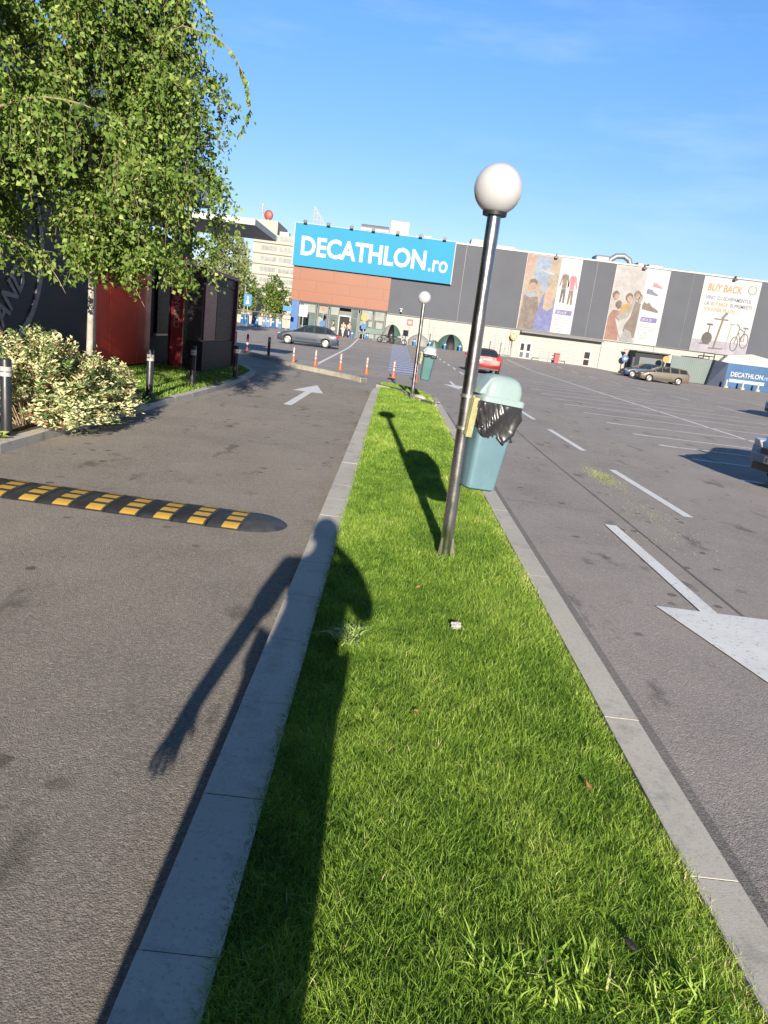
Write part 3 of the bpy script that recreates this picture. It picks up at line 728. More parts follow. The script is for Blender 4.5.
m_dry = M('dry_leaf', (0.30, 0.16, 0.06), 0.7, var=0.3, scale=30)
lf0 = None
for (x, y, a_) in ((0.92, 2.35, 1.9), (0.28, 2.75, 4.0), (0.33, 4.3, 0.9), (0.95, 4.75, 5.1)):
    if lf0 is None:
        b = MB(); b.add([(-0.022, 0, 0.004), (-0.006, -0.012, 0.008), (0.012, -0.009, 0.004), (0.026, 0, 0.010), (0.010, 0.011, 0.009), (-0.008, 0.011, 0.003), (0.0, 0, 0.0)], [(0, 1, 6), (1, 2, 6), (2, 3, 6), (3, 4, 6), (4, 5, 6), (5, 0, 6)])
        q = b.build('fallen_leaf', m_dry); lf0 = q; tag(q, 'small dry brown leaf lying loose on the mown lawn', 'leaf', 'fallen leaves on the lawn')
    else: q = copy_tree(lf0)
    q.location = (x, y, 0.138); q.rotation_euler = (0.3 * math.sin(a_), 0.35 * math.cos(a_ * 2), a_)
# stones at the far lamp
b = MB(); b.ell((0, 0, 0.06), (0.17, 0.11, 0.09), 10, 6); o = b.build('stone_block', m_kerb2, loc=(0.80, 18.45, 0.08), autos=30)
tag(o, 'pale broken concrete lump beside the far lamp post', 'stone')

# ------------------------------------------------------------------ speed bump
sb = thing('speed_bump', 'black rubber speed bump with yellow blocks across the drive lane', 'speed bump', (-1.05, 5.79, 0.004), R(180 - 3.6))
def bump_z(v): return 0.038 * max(0.0, 1 - abs(v) ** 2.6) ** 0.6
HWB = 0.285; LB = 2.84
def bump_strip(x0, x1, v0, v1, lift, n=6):
    b = MB(); vs_ = []; fs_ = []
    for x in (x0, x1):
        for k in range(n + 1):
            v = v0 + (v1 - v0) * k / n; vs_.append((x, v * HWB, bump_z(v) + lift))
    for k in range(n): fs_.append((k, k + 1, n + 2 + k, n + 1 + k))
    return vs_, fs_
b = MB(); nseg = 10; L1 = LB / nseg
for s in range(nseg):
    x0 = s * L1 + 0.004; x1 = (s + 1) * L1 - 0.004
    # smooth half (under yellow), ribbed half with grooves
    vs_, fs_ = bump_strip(x0, x0 + L1 * 0.55, -1, 1, 0, 16); b.add(vs_, fs_)
    nr = 7; xa = x0 + L1 * 0.55; wr = (x1 - xa) / nr
    for r_ in range(nr):
        vs_, fs_ = bump_strip(xa + r_ * wr + 0.004, xa + (r_ + 1) * wr - 0.004, -1, 1, 0.003, 16); b.add(vs_, fs_)
        vs_, fs_ = bump_strip(xa + r_ * wr, xa + (r_ + 1) * wr, -1, 1, -0.008, 16); b.add(vs_, fs_)
b.add([(0, -HWB, 0), (LB, -HWB, 0), (LB, HWB, 0), (0, HWB, 0)], [(0, 1, 2, 3)])
b.build('bump_body', m_rubber, sb, autos=35)
# rounded end cap with ridges
b = MB(); nA = 18; vs_ = [(0, 0, 0.038)]; fs_ = []
rads = [0.25, 0.5, 0.53, 0.72, 0.75, 0.9, 1.0]
for ri, r_ in enumerate(rads):
    for k in range(nA + 1):
        a = R(90 + 180 * k / nA); vs_.append((0.33 * r_ * math.cos(a), HWB * r_ * math.sin(a), bump_z(r_) + (0.003 if ri % 2 else 0)))
for k in range(nA): fs_.append((0, 1 + k, 2 + k))
for ri in range(len(rads) - 1):
    for k in range(nA):
        i0 = 1 + ri * (nA + 1) + k; i1 = i0 + nA + 1; fs_.append((i0, i1, i1 + 1, i0 + 1))
b.add(vs_, fs_); b.build('end_cap', m_rubber, sb, autos=25)
for s in range(nseg):
    b = MB(); x0 = s * L1 + 0.022
    for q, (va, vb_) in enumerate([(0.97, 0.62), (0.44, 0.10), (-0.08, -0.42), (-0.58, -0.93)]):
        vs_, fs_ = bump_strip(x0 + 0.004 * q, x0 + L1 * 0.46 + 0.004 * q, vb_, va, 0.004, 5); b.add(vs_, fs_)
    b.build('yellow_block', m_yellow, sb, smooth=True)

# ------------------------------------------------------------------ bollards by the drive lane
def bollard(loc, label, proto=None, tall=0.83):
    if proto is None:
        o = thing('bollard', label, 'bollard', loc, group='black bollards along the drive lane kerb')
        MB().lathe([(0.058, 0), (0.058, tall - 0.012), (0.052, tall - 0.002), (0.03, tall)], 20).build('post', m_bollard, o, autos=40)
        MB().lathe([(0.0605, tall - 0.135), (0.0605, tall - 0.085)], 20).build('reflective_band', m_band, o, autos=40)
        MB().lathe([(0.0605, tall - 0.190), (0.0605, tall - 0.145)], 20).build('reflective_band', m_band, o, autos=40)
        MB().lathe([(0.10, 0.0), (0.10, 0.01), (0.06, 0.016)], 20).build('base_plate', m_bollard, o, autos=40)
    else:
        o = copy_tree(proto); o.location = loc; o['label'] = label
    return o
bp = bollard((-4.22, 7.90, 0.085), 'nearest black bollard with white bands, left of the variegated shrub')
bollard((-4.15, 12.45, 0.085), 'black bollard in front of the red cladding, right of the shrub', bp)
bollard((-4.22, 15.40, 0.085), 'black bollard in front of the red totem sign', bp)
bollard((-3.94, 18.30, 0.070), 'black bollard in front of the menu board at the bed nose', bp)
bollard((-5.13, 30.0, 0.06), 'far black bollard standing by the low kerb, below the grey hatchback', bp)
bollard((-7.12, 32.7, 0.06), 'farthest black bollard, right at the edge of the menu board', bp)

# ------------------------------------------------------------------ restaurant
rb = thing('restaurant', 'dark brick drive-through restaurant with red cladding and white roof fascia', 'building', (0, 0, 0))
MB().box(-22, -6.60, -8, 15.9, 0, 3.5).build('brick_wall', m_brick, rb)
MB().box(-22, -6.64, 15.9, 23.4, 0, 3.5).build('rear_wall', m_char, rb)
for i, (a, c_) in enumerate([(15.95, 16.72), (16.75, 18.55), (18.58, 19.55)]):
    for (z0, z1) in ((0.12, 2.06), (2.09, 3.46)):
        MB().box(-6.66, -6.55, a, c_, z0, z1).build('red_panel', m_redpan, rb, bevel=0.01)
MB().box(-6.63, -6.53, 15.82, 15.93, 0.1, 3.5).build('panel_edge', m_beige, rb)
MB().box(-6.66, -6.58, 20.2, 21.9, 0.9, 2.6).build('serving_window', m_screen, rb)
MB().box(-6.68, -6.56, 20.1, 22.0, 0.82, 0.88).build('window_sill', m_beige, rb)
MB().box(-21, -6.2, 4.0, 23.74, 4.80, 5.6).build('roof_fascia', m_fascia, rb, bevel=0.02)
b = MB(); b.box(-21.05, -6.15, 3.95, 23.79, 5.605, 5.68); b.box(-21.05, -6.15, 3.95, 23.79, 4.72, 4.795); b.build('fascia_trim', m_blacktrim, rb)
for y in (6.5, 14.5, 22.6): MB().box(-9.2, -8.9, y, y + 0.3, 3.502, 4.718).build('roof_post', m_char, rb)
b = MB(); b.box(-9.0, -4.42, 21.9, 25.7, 4.19, 4.375); b.build('drive_canopy', m_canopy, rb, bevel=0.01)
MB().box(-6.9, -6.70, 23.5, 23.7, 0, 4.185).build('canopy_post', m_char, rb)
# round wall emblem: ring and slanted letters
b = MB(); n = 72; vs_, fs_ = [], []
for k in range(n):
    a = 2 * math.pi * k / n
    for r_ in (1.62, 1.75):
        for x in (-6.597, -6.57): vs_.append((x, 11.92 + r_ * math.cos(a), 2.32 + r_ * math.sin(a)))
for k in range(n):
    i = 4 * k; j = 4 * ((k + 1) % n)
    fs_ += [(i + 1, j + 1, j + 3, i + 3), (i + 2, i + 3, j + 3, j + 2), (i, j, j + 1, i + 1), (i, i + 2, j + 2, j)]
b.add(vs_, fs_); b.build('emblem_ring', m_letterg, rb)
rotw = (Matrix.Rotation(R(90), 3, 'Z') @ Matrix.Rotation(R(90), 3, 'X') @ Matrix.Rotation(R(47), 3, 'Z')).to_euler()
text_mesh('emblem_lettering', "'HAND", 0.5, m_letterg, rb, (-6.59, 11.93, 0.62), rotw, width=1.66, height=0.46, bold=0.012, ext=0.012)

# order totem
tt = thing('order_totem', 'tall crimson order sign with white upright lettering and beige side', 'sign', (0, 0, 0))
MB().box(-6.02, -5.68, 19.55, 20.5, 0.09, 2.95).build('red_core', m_crimson, tt, bevel=0.01)
MB().box(-5.675, -5.645, 19.50, 20.55, 0.09, 2.93).build('side_panel', m_beige, tt)
MB().box(-6.06, -6.025, 19.50, 20.55, 0.09, 2.93).build('dark_edge', m_blacktrim, tt)
for z in (1.35, 2.35, 1.9): MB().box(-5.645, -5.64, 19.9, 19.98, z, z + 0.1).build('speaker_slot', m_char, tt)
MB().box(-6.1, -5.6, 19.45, 20.6, 0.06, 0.088).build('foot', m_kerb, tt)
text_mesh('lettering', 'COMANDA AICI', 0.2, m_letterw, tt, (-5.78, 19.545, 1.12), (R(90), R(-90), 0), width=1.5, height=0.155, bold=0.002, ext=0.004)

# menu board booth
mbn = thing('menu_board', 'dark drive-through menu board with plum red frame and grey plinth', 'menu board', (0, 0, 0))
MB().box(-5.35, -4.92, 18.75, 22.30, 0.06, 0.86).build('plinth', m_char, mbn, bevel=0.01)
MB().box(-5.35, -4.98, 18.80, 22.22, 0.862, 2.58).build('cabinet', m_blacktrim, mbn)
b = MB(); b.box(-5.37, -4.86, 18.55, 22.36, 2.60, 2.70); b.box(-5.37, -4.86, 22.24, 22.36, 0.06, 2.597); b.build('frame', m_plum, mbn, bevel=0.01)
MB().box(-4.978, -4.93, 18.85, 22.20, 2.34, 2.595).build('header', m_char, mbn)
MB().box(-4.978, -4.945, 18.9, 20.1, 0.9, 2.30).build('menu_panel', m_plum, mbn)
MB().box(-4.976, -4.94, 20.14, 22.18, 0.9, 2.30).build('screen', m_screen, mbn)
text_mesh('header_lettering', 'DRIVE', 0.2, m_letterg, mbn, (-4.928, 21.1, 2.41), (R(90), 0, R(90)), width=0.62, height=0.13, ext=0.003)

# ------------------------------------------------------------------ leaves
def leaves_mesh(name, P, A, Nn, Lh, Wd, rnd, mat, parent=None, fold=0.25):
    n = len(P); A = A / np.linalg.norm(A, axis=1)[:, None]; S = np.cross(A, Nn); S /= (np.linalg.norm(S, axis=1)[:, None] + 1e-9)
    Nn = np.cross(S, A)
    mid = P + A * (Lh * 0.42)[:, None]
    l = mid + S * (Wd * 0.5)[:, None] + Nn * (Wd * fold)[:, None]
    r_ = mid - S * (Wd * 0.5)[:, None] + Nn * (Wd * fold)[:, None]
    tip = P + A * Lh[:, None] - Nn * (Lh * 0.08)[:, None]
    V = np.stack([P, r_, tip, l], 1).reshape(-1, 3); base = np.arange(n) * 4
    loops = np.stack([base, base + 1, base + 2, base, base + 2, base + 3], 1).reshape(-1)
    starts = np.arange(2 * n) * 3
    me = bpy.data.meshes.new(name)
    me.vertices.add(len(V)); me.vertices.foreach_set('co', V.astype(np.float32).ravel())
    me.loops.add(len(loops)); me.loops.foreach_set('vertex_index', loops.astype(np.int32))
    me.polygons.add(len(starts)); me.polygons.foreach_set('loop_start', starts.astype(np.int32))
    at = me.attributes.new('rnd', 'FLOAT', 'POINT'); at.data.foreach_set('value', np.repeat(np.clip(rnd, 0, 1), 4).astype(np.float32))
    me.update(calc_edges=True)
    return link_mesh(name, me, mat, parent)
def rdir(n):
    v = rng.normal(size=(n, 3)); return v / np.linalg.norm(v, axis=1)[:, None]

def birch(label, base, trunk, limbs, rad, seed, extra=[]):
    rn = random.Random(seed); r2 = np.random.default_rng(seed)
    o = thing('birch_tree', label, 'tree', base)
    MB().tube(trunk, rad, 12).build('trunk', m_bark, o, smooth=True)
    br = MB(); LP, LA, LR = [], [], []
    tp = [Vector(p) for p in trunk]
    def on_trunk(z):
        for a, c_ in zip(tp, tp[1:]):
            if a.z <= z <= c_.z: return a + (c_ - a) * ((z - a.z) / (c_.z - a.z))
        return tp[-1]
    def strand(p, d, ln, thick=0.002):
        """a hanging twig with its leaves"""
        pts = [Vector(p)]; d = Vector(d); step = 0.07; grav = rn.choice((0.10, 0.16, 0.24, 0.34, 0.42)); ln = ln * (0.6 + grav)
        for i in range(int(ln / step)):
            d = (d * 0.80 + Vector((rn.gauss(0, 0.14), rn.gauss(0, 0.14), -grav))).normalized()
            pts.append(pts[-1] + d * step)
            if pts[-1].z + base[2] < 1.62 + 0.6 * rn.random(): break
        if len(pts) < 3: return
        br.tube(pts[::2] if len(pts) > 4 else pts, thick, 4, cap=False)
        tone = r2.normal(0.42, 0.10)
        for a, c_ in zip(pts, pts[1:]):
            for k in range(rn.choice((3, 4, 4, 5))):
                u = rn.random(); q = a + (c_ - a) * u
                ang = rn.random() * 6.283
                LP.append(tuple(q + Vector((rn.gauss(0, 0.06), rn.gauss(0, 0.06), rn.gauss(0, 0.02))))); LA.append((0.75 * math.cos(ang), 0.75 * math.sin(ang), -0.75 + rn.gauss(0, 0.3))); LR.append(tone + r2.normal(0, 0.16))
    for (zs, az, ln, rise) in limbs:
        p = on_trunk(zs); pts = [p]; d = Vector((math.cos(az), math.sin(az), rise)).normalized(); nst = 12
        for i in range(nst):
            d = (d + Vector((rn.gauss(0, 0.10), rn.gauss(0, 0.10), -0.085 - 0.02 * i / nst))).normalized(); pts.append(pts[-1] + d * ln / nst)
        r0 = 0.010 + 0.010 * ln / 2
        br.tube(pts, [r0 * (1 - 0.85 * i / nst) for i in range(nst + 1)], 6)
        ph0 = rn.random() * 6.28
        for i in range(2, nst + 1):
            for k in range(max(0, int(3.4 + 3.4 * math.sin(i * 1.45 + ph0)))):
                q = pts[i] - (pts[i] - pts[i - 1]) * rn.random() * 0.6; aa = rn.random() * 6.283
                strand(q, (math.cos(aa) * 0.9 + d.x * 0.6, math.sin(aa) * 0.9 + d.y * 0.6, rn.uniform(-0.3, 0.6)), rn.uniform(0.45, 1.25) * (1.0 if i > 3 else 0.8))
        strand(pts[-1], d, rn.uniform(0.8, 1.5))
    for pts in extra:
        pts = [Vector(p) - Vector(base) for p in pts]
        br.tube(pts, [0.006 - 0.0035 * i / len(pts) for i in range(len(pts))], 5)
        fine = []
        for a, c_ in zip(pts, pts[1:]):
            L_ = (c_ - a).length
            for k in range(max(1, int(L_ / 0.012))):
                q = a + (c_ - a) * rn.random(); ang = rn.random() * 6.283
                if q.z + base[2] > 4.62 and rn.random() < 0.3: continue
                LP.append(tuple(q)); LA.append((0.5 * math.cos(ang), 0.5 * math.sin(ang), -0.9)); LR.append(0.5 + r2.normal(0, 0.15))
    br.build('branch', m_twig, o, smooth=True)
    P = np.array(LP); A = np.array(LA); n = len(P)
    leaves_mesh('crown', P, A, r2.normal(size=(n, 3)) + np.array([0, -0.35, 0.3]), r2.uniform(0.040, 0.088, n), r2.uniform(0.032, 0.068, n), np.array(LR), m_leaf, o)
    return o
def limbset(seed, n, z0, z1, lmin, lmax):
    rn = random.Random(seed); out_ = []
    for i in range(n):
        z = z0 + (z1 - z0) * (i + rn.random()) / n
        out_.append((z, i * 2.4 + rn.gauss(0, 0.25), rn.uniform(lmin, lmax) * (1 - 0.35 * (z - z0) / (z1 - z0)), rn.uniform(0.25, 0.8)))
    return out_
lb = limbset(3, 27, 2.3, 6.6, 1.6, 2.05) + [(2.45 + 0.31 * i, (-0.25, 0.3, -0.7, 0.05, 0.7)[i % 5], (1.35, 1.6, 1.5, 1.25)[i % 4], 0.45) for i in range(12)] + [(2.25, -0.45, 1.5, 0.1), (2.4, -1.0, 1.7, 0.1), (2.35, 0.2, 1.5, 0.15), (3.6, 0.0, 1.7, 0.5), (4.9, 0.2, 1.7, 0.4), (4.3, -0.3, 1.8, 0.6)]
birch('slim birch with hanging twigs behind the variegated shrub', (-4.385, 10.5, 0.08),
      [(0, 0, 0), (0, 0, 0.9), (0.01, 0, 1.7), (0.02, -0.02, 2.6), (-0.03, -0.05, 3.8), (-0.08, -0.08, 5.2), (-0.1, -0.1, 6.9)], [0.055, 0.046, 0.042, 0.038, 0.032, 0.022, 0.008], lb, None and 0 or [0.055, 0.046, 0.042, 0.038, 0.032, 0.022, 0.008], 5) if False else None
def mk_birch(label, base, trunk, rad, limbs, seed, extra=()):
    return birch(label, base, trunk, limbs, rad, seed, extra)
mk_birch('slim birch with hanging twigs behind the variegated shrub', (-4.385, 10.5, 0.08),
         [(0, 0, 0), (0, 0, 0.9), (0.01, 0, 1.7), (0.02, -0.02, 2.6), (-0.03, -0.05, 3.8), (-0.08, -0.08, 5.2), (-0.1, -0.1, 6.9)], [0.055, 0.046, 0.042, 0.038, 0.032, 0.022, 0.008], lb, 5,
         [[(-3.3, 9.6, 4.75), (-2.9, 9.4, 4.85), (-2.49, 9.3, 4.76), (-2.33, 9.3, 4.65), (-2.22, 9.3, 4.54), (-2.10, 9.3, 4.33), (-2.03, 9.3, 4.03), (-2.07, 9.3, 3.87), (-2.15, 9.3, 3.74)]])
mk_birch('second birch whose leafy limbs fill the left edge of the view', (-5.95, 8.9, 0.08),
         [(0, 0, 0), (0.02, 0, 1.2), (0.04, 0.02, 2.6), (0.08, 0, 4.2), (0.1, 0, 6.6)], [0.075, 0.062, 0.05, 0.036, 0.01], limbset(8, 24, 2.2, 6.2, 1.5, 2.3) + [(3.0, -0.12, 3.2, 0.62)], 9)

# variegated shrub
sh = thing('variegated_shrub', 'rounded cream-and-green variegated shrub spilling over the kerb', 'shrub', (-4.35, 9.6, 0.085))
LP, LA, LR = [], [], []
st = MB(); rn = random.Random(4)
for i in range(620):
    u = rn.random(); y = -1.55 + 3.5 * u; ef = max(0.05, math.sin(math.pi * min(1, 0.06 + u * 0.94))) ** 0.45
    hmax = ef * 1.36 * (1 - 0.45 * max(0, u - 0.45) / 0.55) * (0.82 + 0.18 * math.sin(u * 9)); a = rn.random() * math.pi
    rx = 0.92 * ef; s = 0.62 + 0.38 * rn.random() ** 0.5
    tip = Vector((rx * math.cos(a) * s * (1.0 if math.cos(a) < 0 else 0.92), y + rn.gauss(0, 0.12), max(0.04, hmax * abs(math.sin(a)) ** 0.9 * s + rn.gauss(0, 0.05))))
    root = Vector((tip.x * 0.25, y * 0.75, 0.0))
    mid = (root + tip) / 2 + Vector((0, 0, 0.12))
    if i % 3 == 0: st.tube([root, mid, tip], [0.008, 0.005, 0.003], 4, cap=False)
    d = (tip - mid).normalized()
    tone = rn.choice((0.2, 0.35, 0.5, 0.6, 0.7, 0.75, 0.3, 0.8))
    for k in range(34):
        ang = rn.random() * 6.283; q = tip - d * rn.random() ** 1.5 * 0.24 + Vector((rn.gauss(0, 0.022), rn.gauss(0, 0.022), rn.gauss(0, 0.022)))
        LP.append(tuple(q)); LA.append((d.x * 0.5 + math.cos(ang), d.y * 0.5 + math.sin(ang), d.z * 0.4 + 0.3 + rn.gauss(0, 0.3)))
        LR.append(tone + rn.gauss(0, 0.16) if rn.random() > 0.05 else 0.98)
for i in range(90):
    y = rn.uniform(-1.5, 0.4); tip = Vector((rn.uniform(0.2, 0.85), y, rn.uniform(0.03, 0.42))); tone = rn.choice((0.5, 0.65, 0.75))
    for k in range(26):
        ang = rn.random() * 6.283; LP.append(tuple(tip + Vector((rn.gauss(0, 0.05), rn.gauss(0, 0.05), abs(rn.gauss(0, 0.05)))))); LA.append((0.3 + math.cos(ang), math.sin(ang), 0.3 + rn.gauss(0, 0.3))); LR.append(tone + rn.gauss(0, 0.16))
st.build('stem', m_twig, sh)
P = np.array(LP); n = len(P)
leaves_mesh('foliage', P, np.array(LA), rng.normal(size=(n, 3)) + np.array([0, -0.3, 0.8]), rng.uniform(0.045, 0.085, n), rng.uniform(0.018, 0.032, n), np.clip(np.array(LR), 0, 1), m_vleaf, sh)
# small yellow-green plant at the kerb edge
lp = thing('leafy_plant', 'small bright yellow-green plant at the foot of the nearest bollard', 'plant', (-4.12, 7.5, 0.09))
n = 26; aa = rng.uniform(0, 6.28, n)
leaves_mesh('leaf', np.stack([rng.normal(0, 0.03, n), rng.normal(0, 0.03, n), rng.uniform(0, 0.06, n)], 1), np.stack([np.cos(aa), np.sin(aa), rng.uniform(0.1, 0.9, n)], 1), rng.normal(size=(n, 3)) * 0.3 + np.array([0, 0, 1.0]), rng.uniform(0.07, 0.13, n), rng.uniform(0.05, 0.08, n), rng.uniform(0.7, 0.9, n), m_leaf, lp)

# ------------------------------------------------------------------ far trees
def far_tree(label, base, h, cr, cz0, mat, seed, nclump=150, nl=26, ls=0.28, cat_shape=1.0):
    rn = random.Random(seed); r2 = np.random.default_rng(seed)
    o = thing('broadleaf_tree', label, 'tree', base, group=None)
    b = MB(); b.tube([(0, 0, 0), (0.05, 0, h * 0.4), (0.0, 0.05, h * 0.85)], [0.02 * h, 0.014 * h, 0.004 * h], 8)
    for k in range(9):
        a = rn.random() * 6.28; z = h * rn.uniform(0.25, 0.65)
        b.tube([(0, 0, z), (cr * 0.4 * math.cos(a), cr * 0.4 * math.sin(a), z + 0.13 * h), (cr * 0.7 * math.cos(a), cr * 0.7 * math.sin(a), z + 0.2 * h)], [0.007 * h, 0.005 * h, 0.002 * h], 5)
    b.build('trunk', m_trunk, o, smooth=True)
    LP, LA, LR = [], [], []
    for i in range(nclump):
        d = rdir(1)[0]; s = rn.random() ** 0.4; u = d[2] * s
        prof = 1.0 if u < 0 else (1 - 0.35 * u)
        c_ = np.array([d[0] * s * cr * prof, d[1] * s * cr * prof, cz0 + (h - cz0) * (0.5 + 0.5 * u)]) * 1.0
        cs = cr * rn.uniform(0.10, 0.24); tone = rn.uniform(0.1, 0.9)
        for k in range(nl):
            LP.append(c_ + r2.normal(0, cs * 0.55, 3)); LA.append(rdir(1)[0] + np.array([0, 0, -0.3])); LR.append(tone + r2.normal(0, 0.12))
    n = len(LP)
    leaves_mesh('crown', np.array(LP), np.array(LA), r2.normal(size=(n, 3)) + np.array([0, -0.4, 0.5]), r2.uniform(ls * 0.7, ls * 1.2, n), r2.uniform(ls * 0.5, ls * 0.8, n), np.array(LR), mat, o)
    return o
far_tree('pale loose-crowned tree beyond the menu board, under the canopy end', (-14.3, 60, 0.1), 8.4, 2.1, 2.0, m_treeA, 1, 150, 24, 0.24)
far_tree('bushy green tree left of the store behind the blue parking sign', (-25.2, 118, 0.4), 8.6, 2.9, 0.8, m_treeB, 2, 150, 24, 0.40)
far_tree('dense green tree right beside the store corner in front of the pale block', (-19.6, 116, 0.4), 7.6, 2.4, 0.6, m_treeB, 3, 130, 24, 0.38)
far_tree('tall dim tree at the left edge of the pale office block', (-34.5, 160, 0.4), 17.0, 2.2, 5, m_treeA, 4, 110, 20, 0.5)
far_tree('low tree behind the barriers, left of the blue parking sign', (-30.5, 118, 0.4), 6.5, 3.2, 0.4, m_treeB, 6, 130, 22, 0.42)
far_tree('farther green tree between the block and the store', (-16.2, 124, 0.4), 8.0, 2.2, 0.8, m_treeB, 7, 90, 22, 0.42)

# ------------------------------------------------------------------ store building
FY = 88.0
st = thing('store_building', 'long low retail store with dark grey cladding over a cream base', 'building', (0, 0, 0))
MB().box(-12.85, 66, FY, 150, 3.74, 12.42).build('upper_cladding', m_sgrey, st)
MB().box(-1.35, 66, FY + 0.12, 150, -0.3, 3.735).build('base_wall', m_scream, st)
MB().box(-12.85, 66, FY - 0.10, FY + 0.4, 12.425, 12.60).build('parapet_cap', m_cap, st)
MB().box(-1.30, 66, FY - 0.08, FY - 0.005, 3.70, 3.80).build('drip_trim', m_frame, st)
for x in (7.05, 22.5, 33.9, 46.2): MB().box(x - 0.025, x + 0.025, FY - 0.03, FY - 0.003, 3.82, 12.41).build('cladding_joint', m_frame, st)
MB().box(-12.85, -1.30, FY - 0.22, FY - 0.005, 3.98, 7.78).build('terracotta_cladding', m_orange, st)
MB().box(-12.72, -11.80, FY - 0.25, FY + 0.3, 0.2, 3.975).build('blue_column', m_column, st, bevel=0.03)
MB().box(-12.85, -1.36, FY + 1.2, 150, 0.0, 3.73).build('inner_wall', m_frame, st)
# glazing bays
gl = [(-11.78, -9.75), (-9.65, -8.3), (-8.2, -7.0), (-5.6, -4.7), (-4.55, -2.95), (-2.85, -1.45)]
for (a, c_) in gl:
    fr = MB(); fr.box(a, c_, FY + 0.05, FY + 0.14, 3.86, 3.96); fr.box(a, c_, FY + 0.05, FY + 0.14, 0.4, 0.52); fr.box(a, a + 0.1, FY + 0.05, FY + 0.14, 0.525, 3.855); fr.box(c_ - 0.1, c_, FY + 0.05, FY + 0.14, 0.525, 3.855); fr.box(a + 0.105, c_ - 0.105, FY + 0.05, FY + 0.14, 2.62, 2.70)
    f_ = fr.build('window', m_frame, st)
    MB().box(a + 0.1, c_ - 0.1, FY + 0.145, FY + 0.165, 0.5, 3.88).build('pane', m_glass, f_)
MB().box(-4.55, -1.45, FY - 0.0, FY + 0.045, 1.15, 1.75).build('window_band', m_greenband, st)
for (a, c_, z0, z1) in [(-4.4, -3.7, 1.8, 2.5), (-3.4, -2.95, 1.9, 2.55), (-2.5, -1.7, 1.8, 2.55), (-4.35, -3.6, 0.6, 1.1), (-3.3, -2.6, 0.6, 1.1), (-2.4, -1.6, 0.6, 1.1), (-11.3, -9.9, 2.75, 3.7), (-9.4, -8.4, 2.8, 3.6), (-8.0, -7.1, 2.8, 3.7), (-4.3, -3.1, 2.75, 3.75), (-2.7, -1.6, 2.75, 3.75), (-11.6, -10.9, 1.4, 2.5), (-9.5, -8.9, 1.3, 2.4)]:
    MB().box(a, c_, FY + 0.00, FY + 0.04, z0, z1).build('window_poster', m_poster, st)
dr = MB(); dr.box(-7.0, -5.6, FY + 0.0, FY + 0.1, 2.75, 2.9); dr.box(-7.0, -6.9, FY + 0.0, FY + 0.1, 0.4, 2.745); dr.box(-5.7, -5.6, FY + 0.0, FY + 0.1, 0.4, 2.745)
dr = dr.build('entrance_door', m_cap, st)
MB().box(-6.88, -5.72, FY + 0.3, FY + 0.33, 0.4, 2.74).build('pane', m_screen, dr)
b = MB(); b.box(-11.7, -1.4, FY - 0.14, FY - 0.05, 3.87, 3.965); b.build('entrance_lintel', m_blacktrim, st)
MB().box(14.8, 24.7, FY - 0.9, FY + 0.1, 3.45, 3.66).build('dock_canopy', m_frame, st)
# doors in the base wall
for (x0, x1, nm) in ((14.95, 15.68, 0), (15.71, 16.44, 0)):
    d_ = MB().box(x0, x1, FY + 0.02, FY + 0.11, 0.38, 2.45).build('service_door', m_cap, st)
    MB().box(x0 + 0.16, x1 - 0.16, FY - 0.005, FY + 0.015, 1.4, 2.2).build('pane', m_screen, d_); MB().box(x0 + 0.16, x1 - 0.16, FY - 0.005, FY + 0.015, 0.6, 1.2).build('pane', m_glass, d_)
d_ = MB().box(22.72, 23.67, FY + 0.02, FY + 0.11, 0.40, 2.30).build('service_door', m_cap, st)
MB().box(22.88, 23.52, FY - 0.005, FY + 0.015, 1.35, 2.1).build('pane', m_screen, d_); MB().box(22.88, 23.52, FY - 0.005, FY + 0.015, 0.55, 1.2).build('pane', m_screen, d_)
# expansion joints in the base wall
for x in (3.9, 13.7, 24.7, 31.0): MB().box(x - 0.03, x + 0.03, FY + 0.09, FY + 0.118, 0.3, 3.69).build('wall_joint', m_frame, st)
# floodlight / camera on the wall
b = MB(); b.box(0.1, 0.5, FY - 0.55, FY - 0.005, 4.35, 4.48); b.box(0.2, 0.42, FY - 0.75, FY - 0.35, 4.05, 4.30); b.build('wall_camera', m_cap, st, bevel=0.03)
# roof plant
MB().tube([(-5.6, 91, 13.1), (-2.3, 91, 13.1)], 0.62, 16).build('roof_duct', m_duct, st, autos=40)
MB().box(-2.15, 0.15, 90, 93, 12.5, 14.42).build('roof_unit', m_acunit, st, bevel=0.05)
MB().box(-1.7, -0.3, 89.95, 89.99, 13.3, 14.1).build('vent_grille', m_duct, st)
MB().box(1.9, 2.9, 90, 91, 12.5, 13.2).build('roof_unit', m_acunit, st, bevel=0.05)
MB().box(7.6, 9.1, 90, 92, 12.5, 13.5).build('roof_unit', m_acunit, st, bevel=0.05)
MB().box(9.2, 13.0, 90, 92, 12.5, 13.15).build('roof_unit', m_acunit, st, bevel=0.05)
b = MB(); b.box(22.6, 24.4, 90, 92, 12.5, 13.45); b.build('roof_unit', m_duct, st, bevel=0.2)
b = MB(); b.tube([(24.3, 91, 12.5), (24.7, 91, 13.2), (25.3, 91, 13.65), (26.2, 91, 13.75), (26.9, 91, 13.4), (27.3, 91, 12.5)], 0.33, 12); b.build('roof_duct', m_duct, st, autos=40)
for (a, c_, h) in ((27.6, 28.3, 13.1), (28.9, 30.7, 13.05), (32.4, 34.0, 12.85), (38.2, 40.0, 12.85), (50, 53, 13.3)): MB().box(a, c_, 89.5, 91.5, 12.5, h).build('roof_unit', m_duct, st, bevel=0.06)
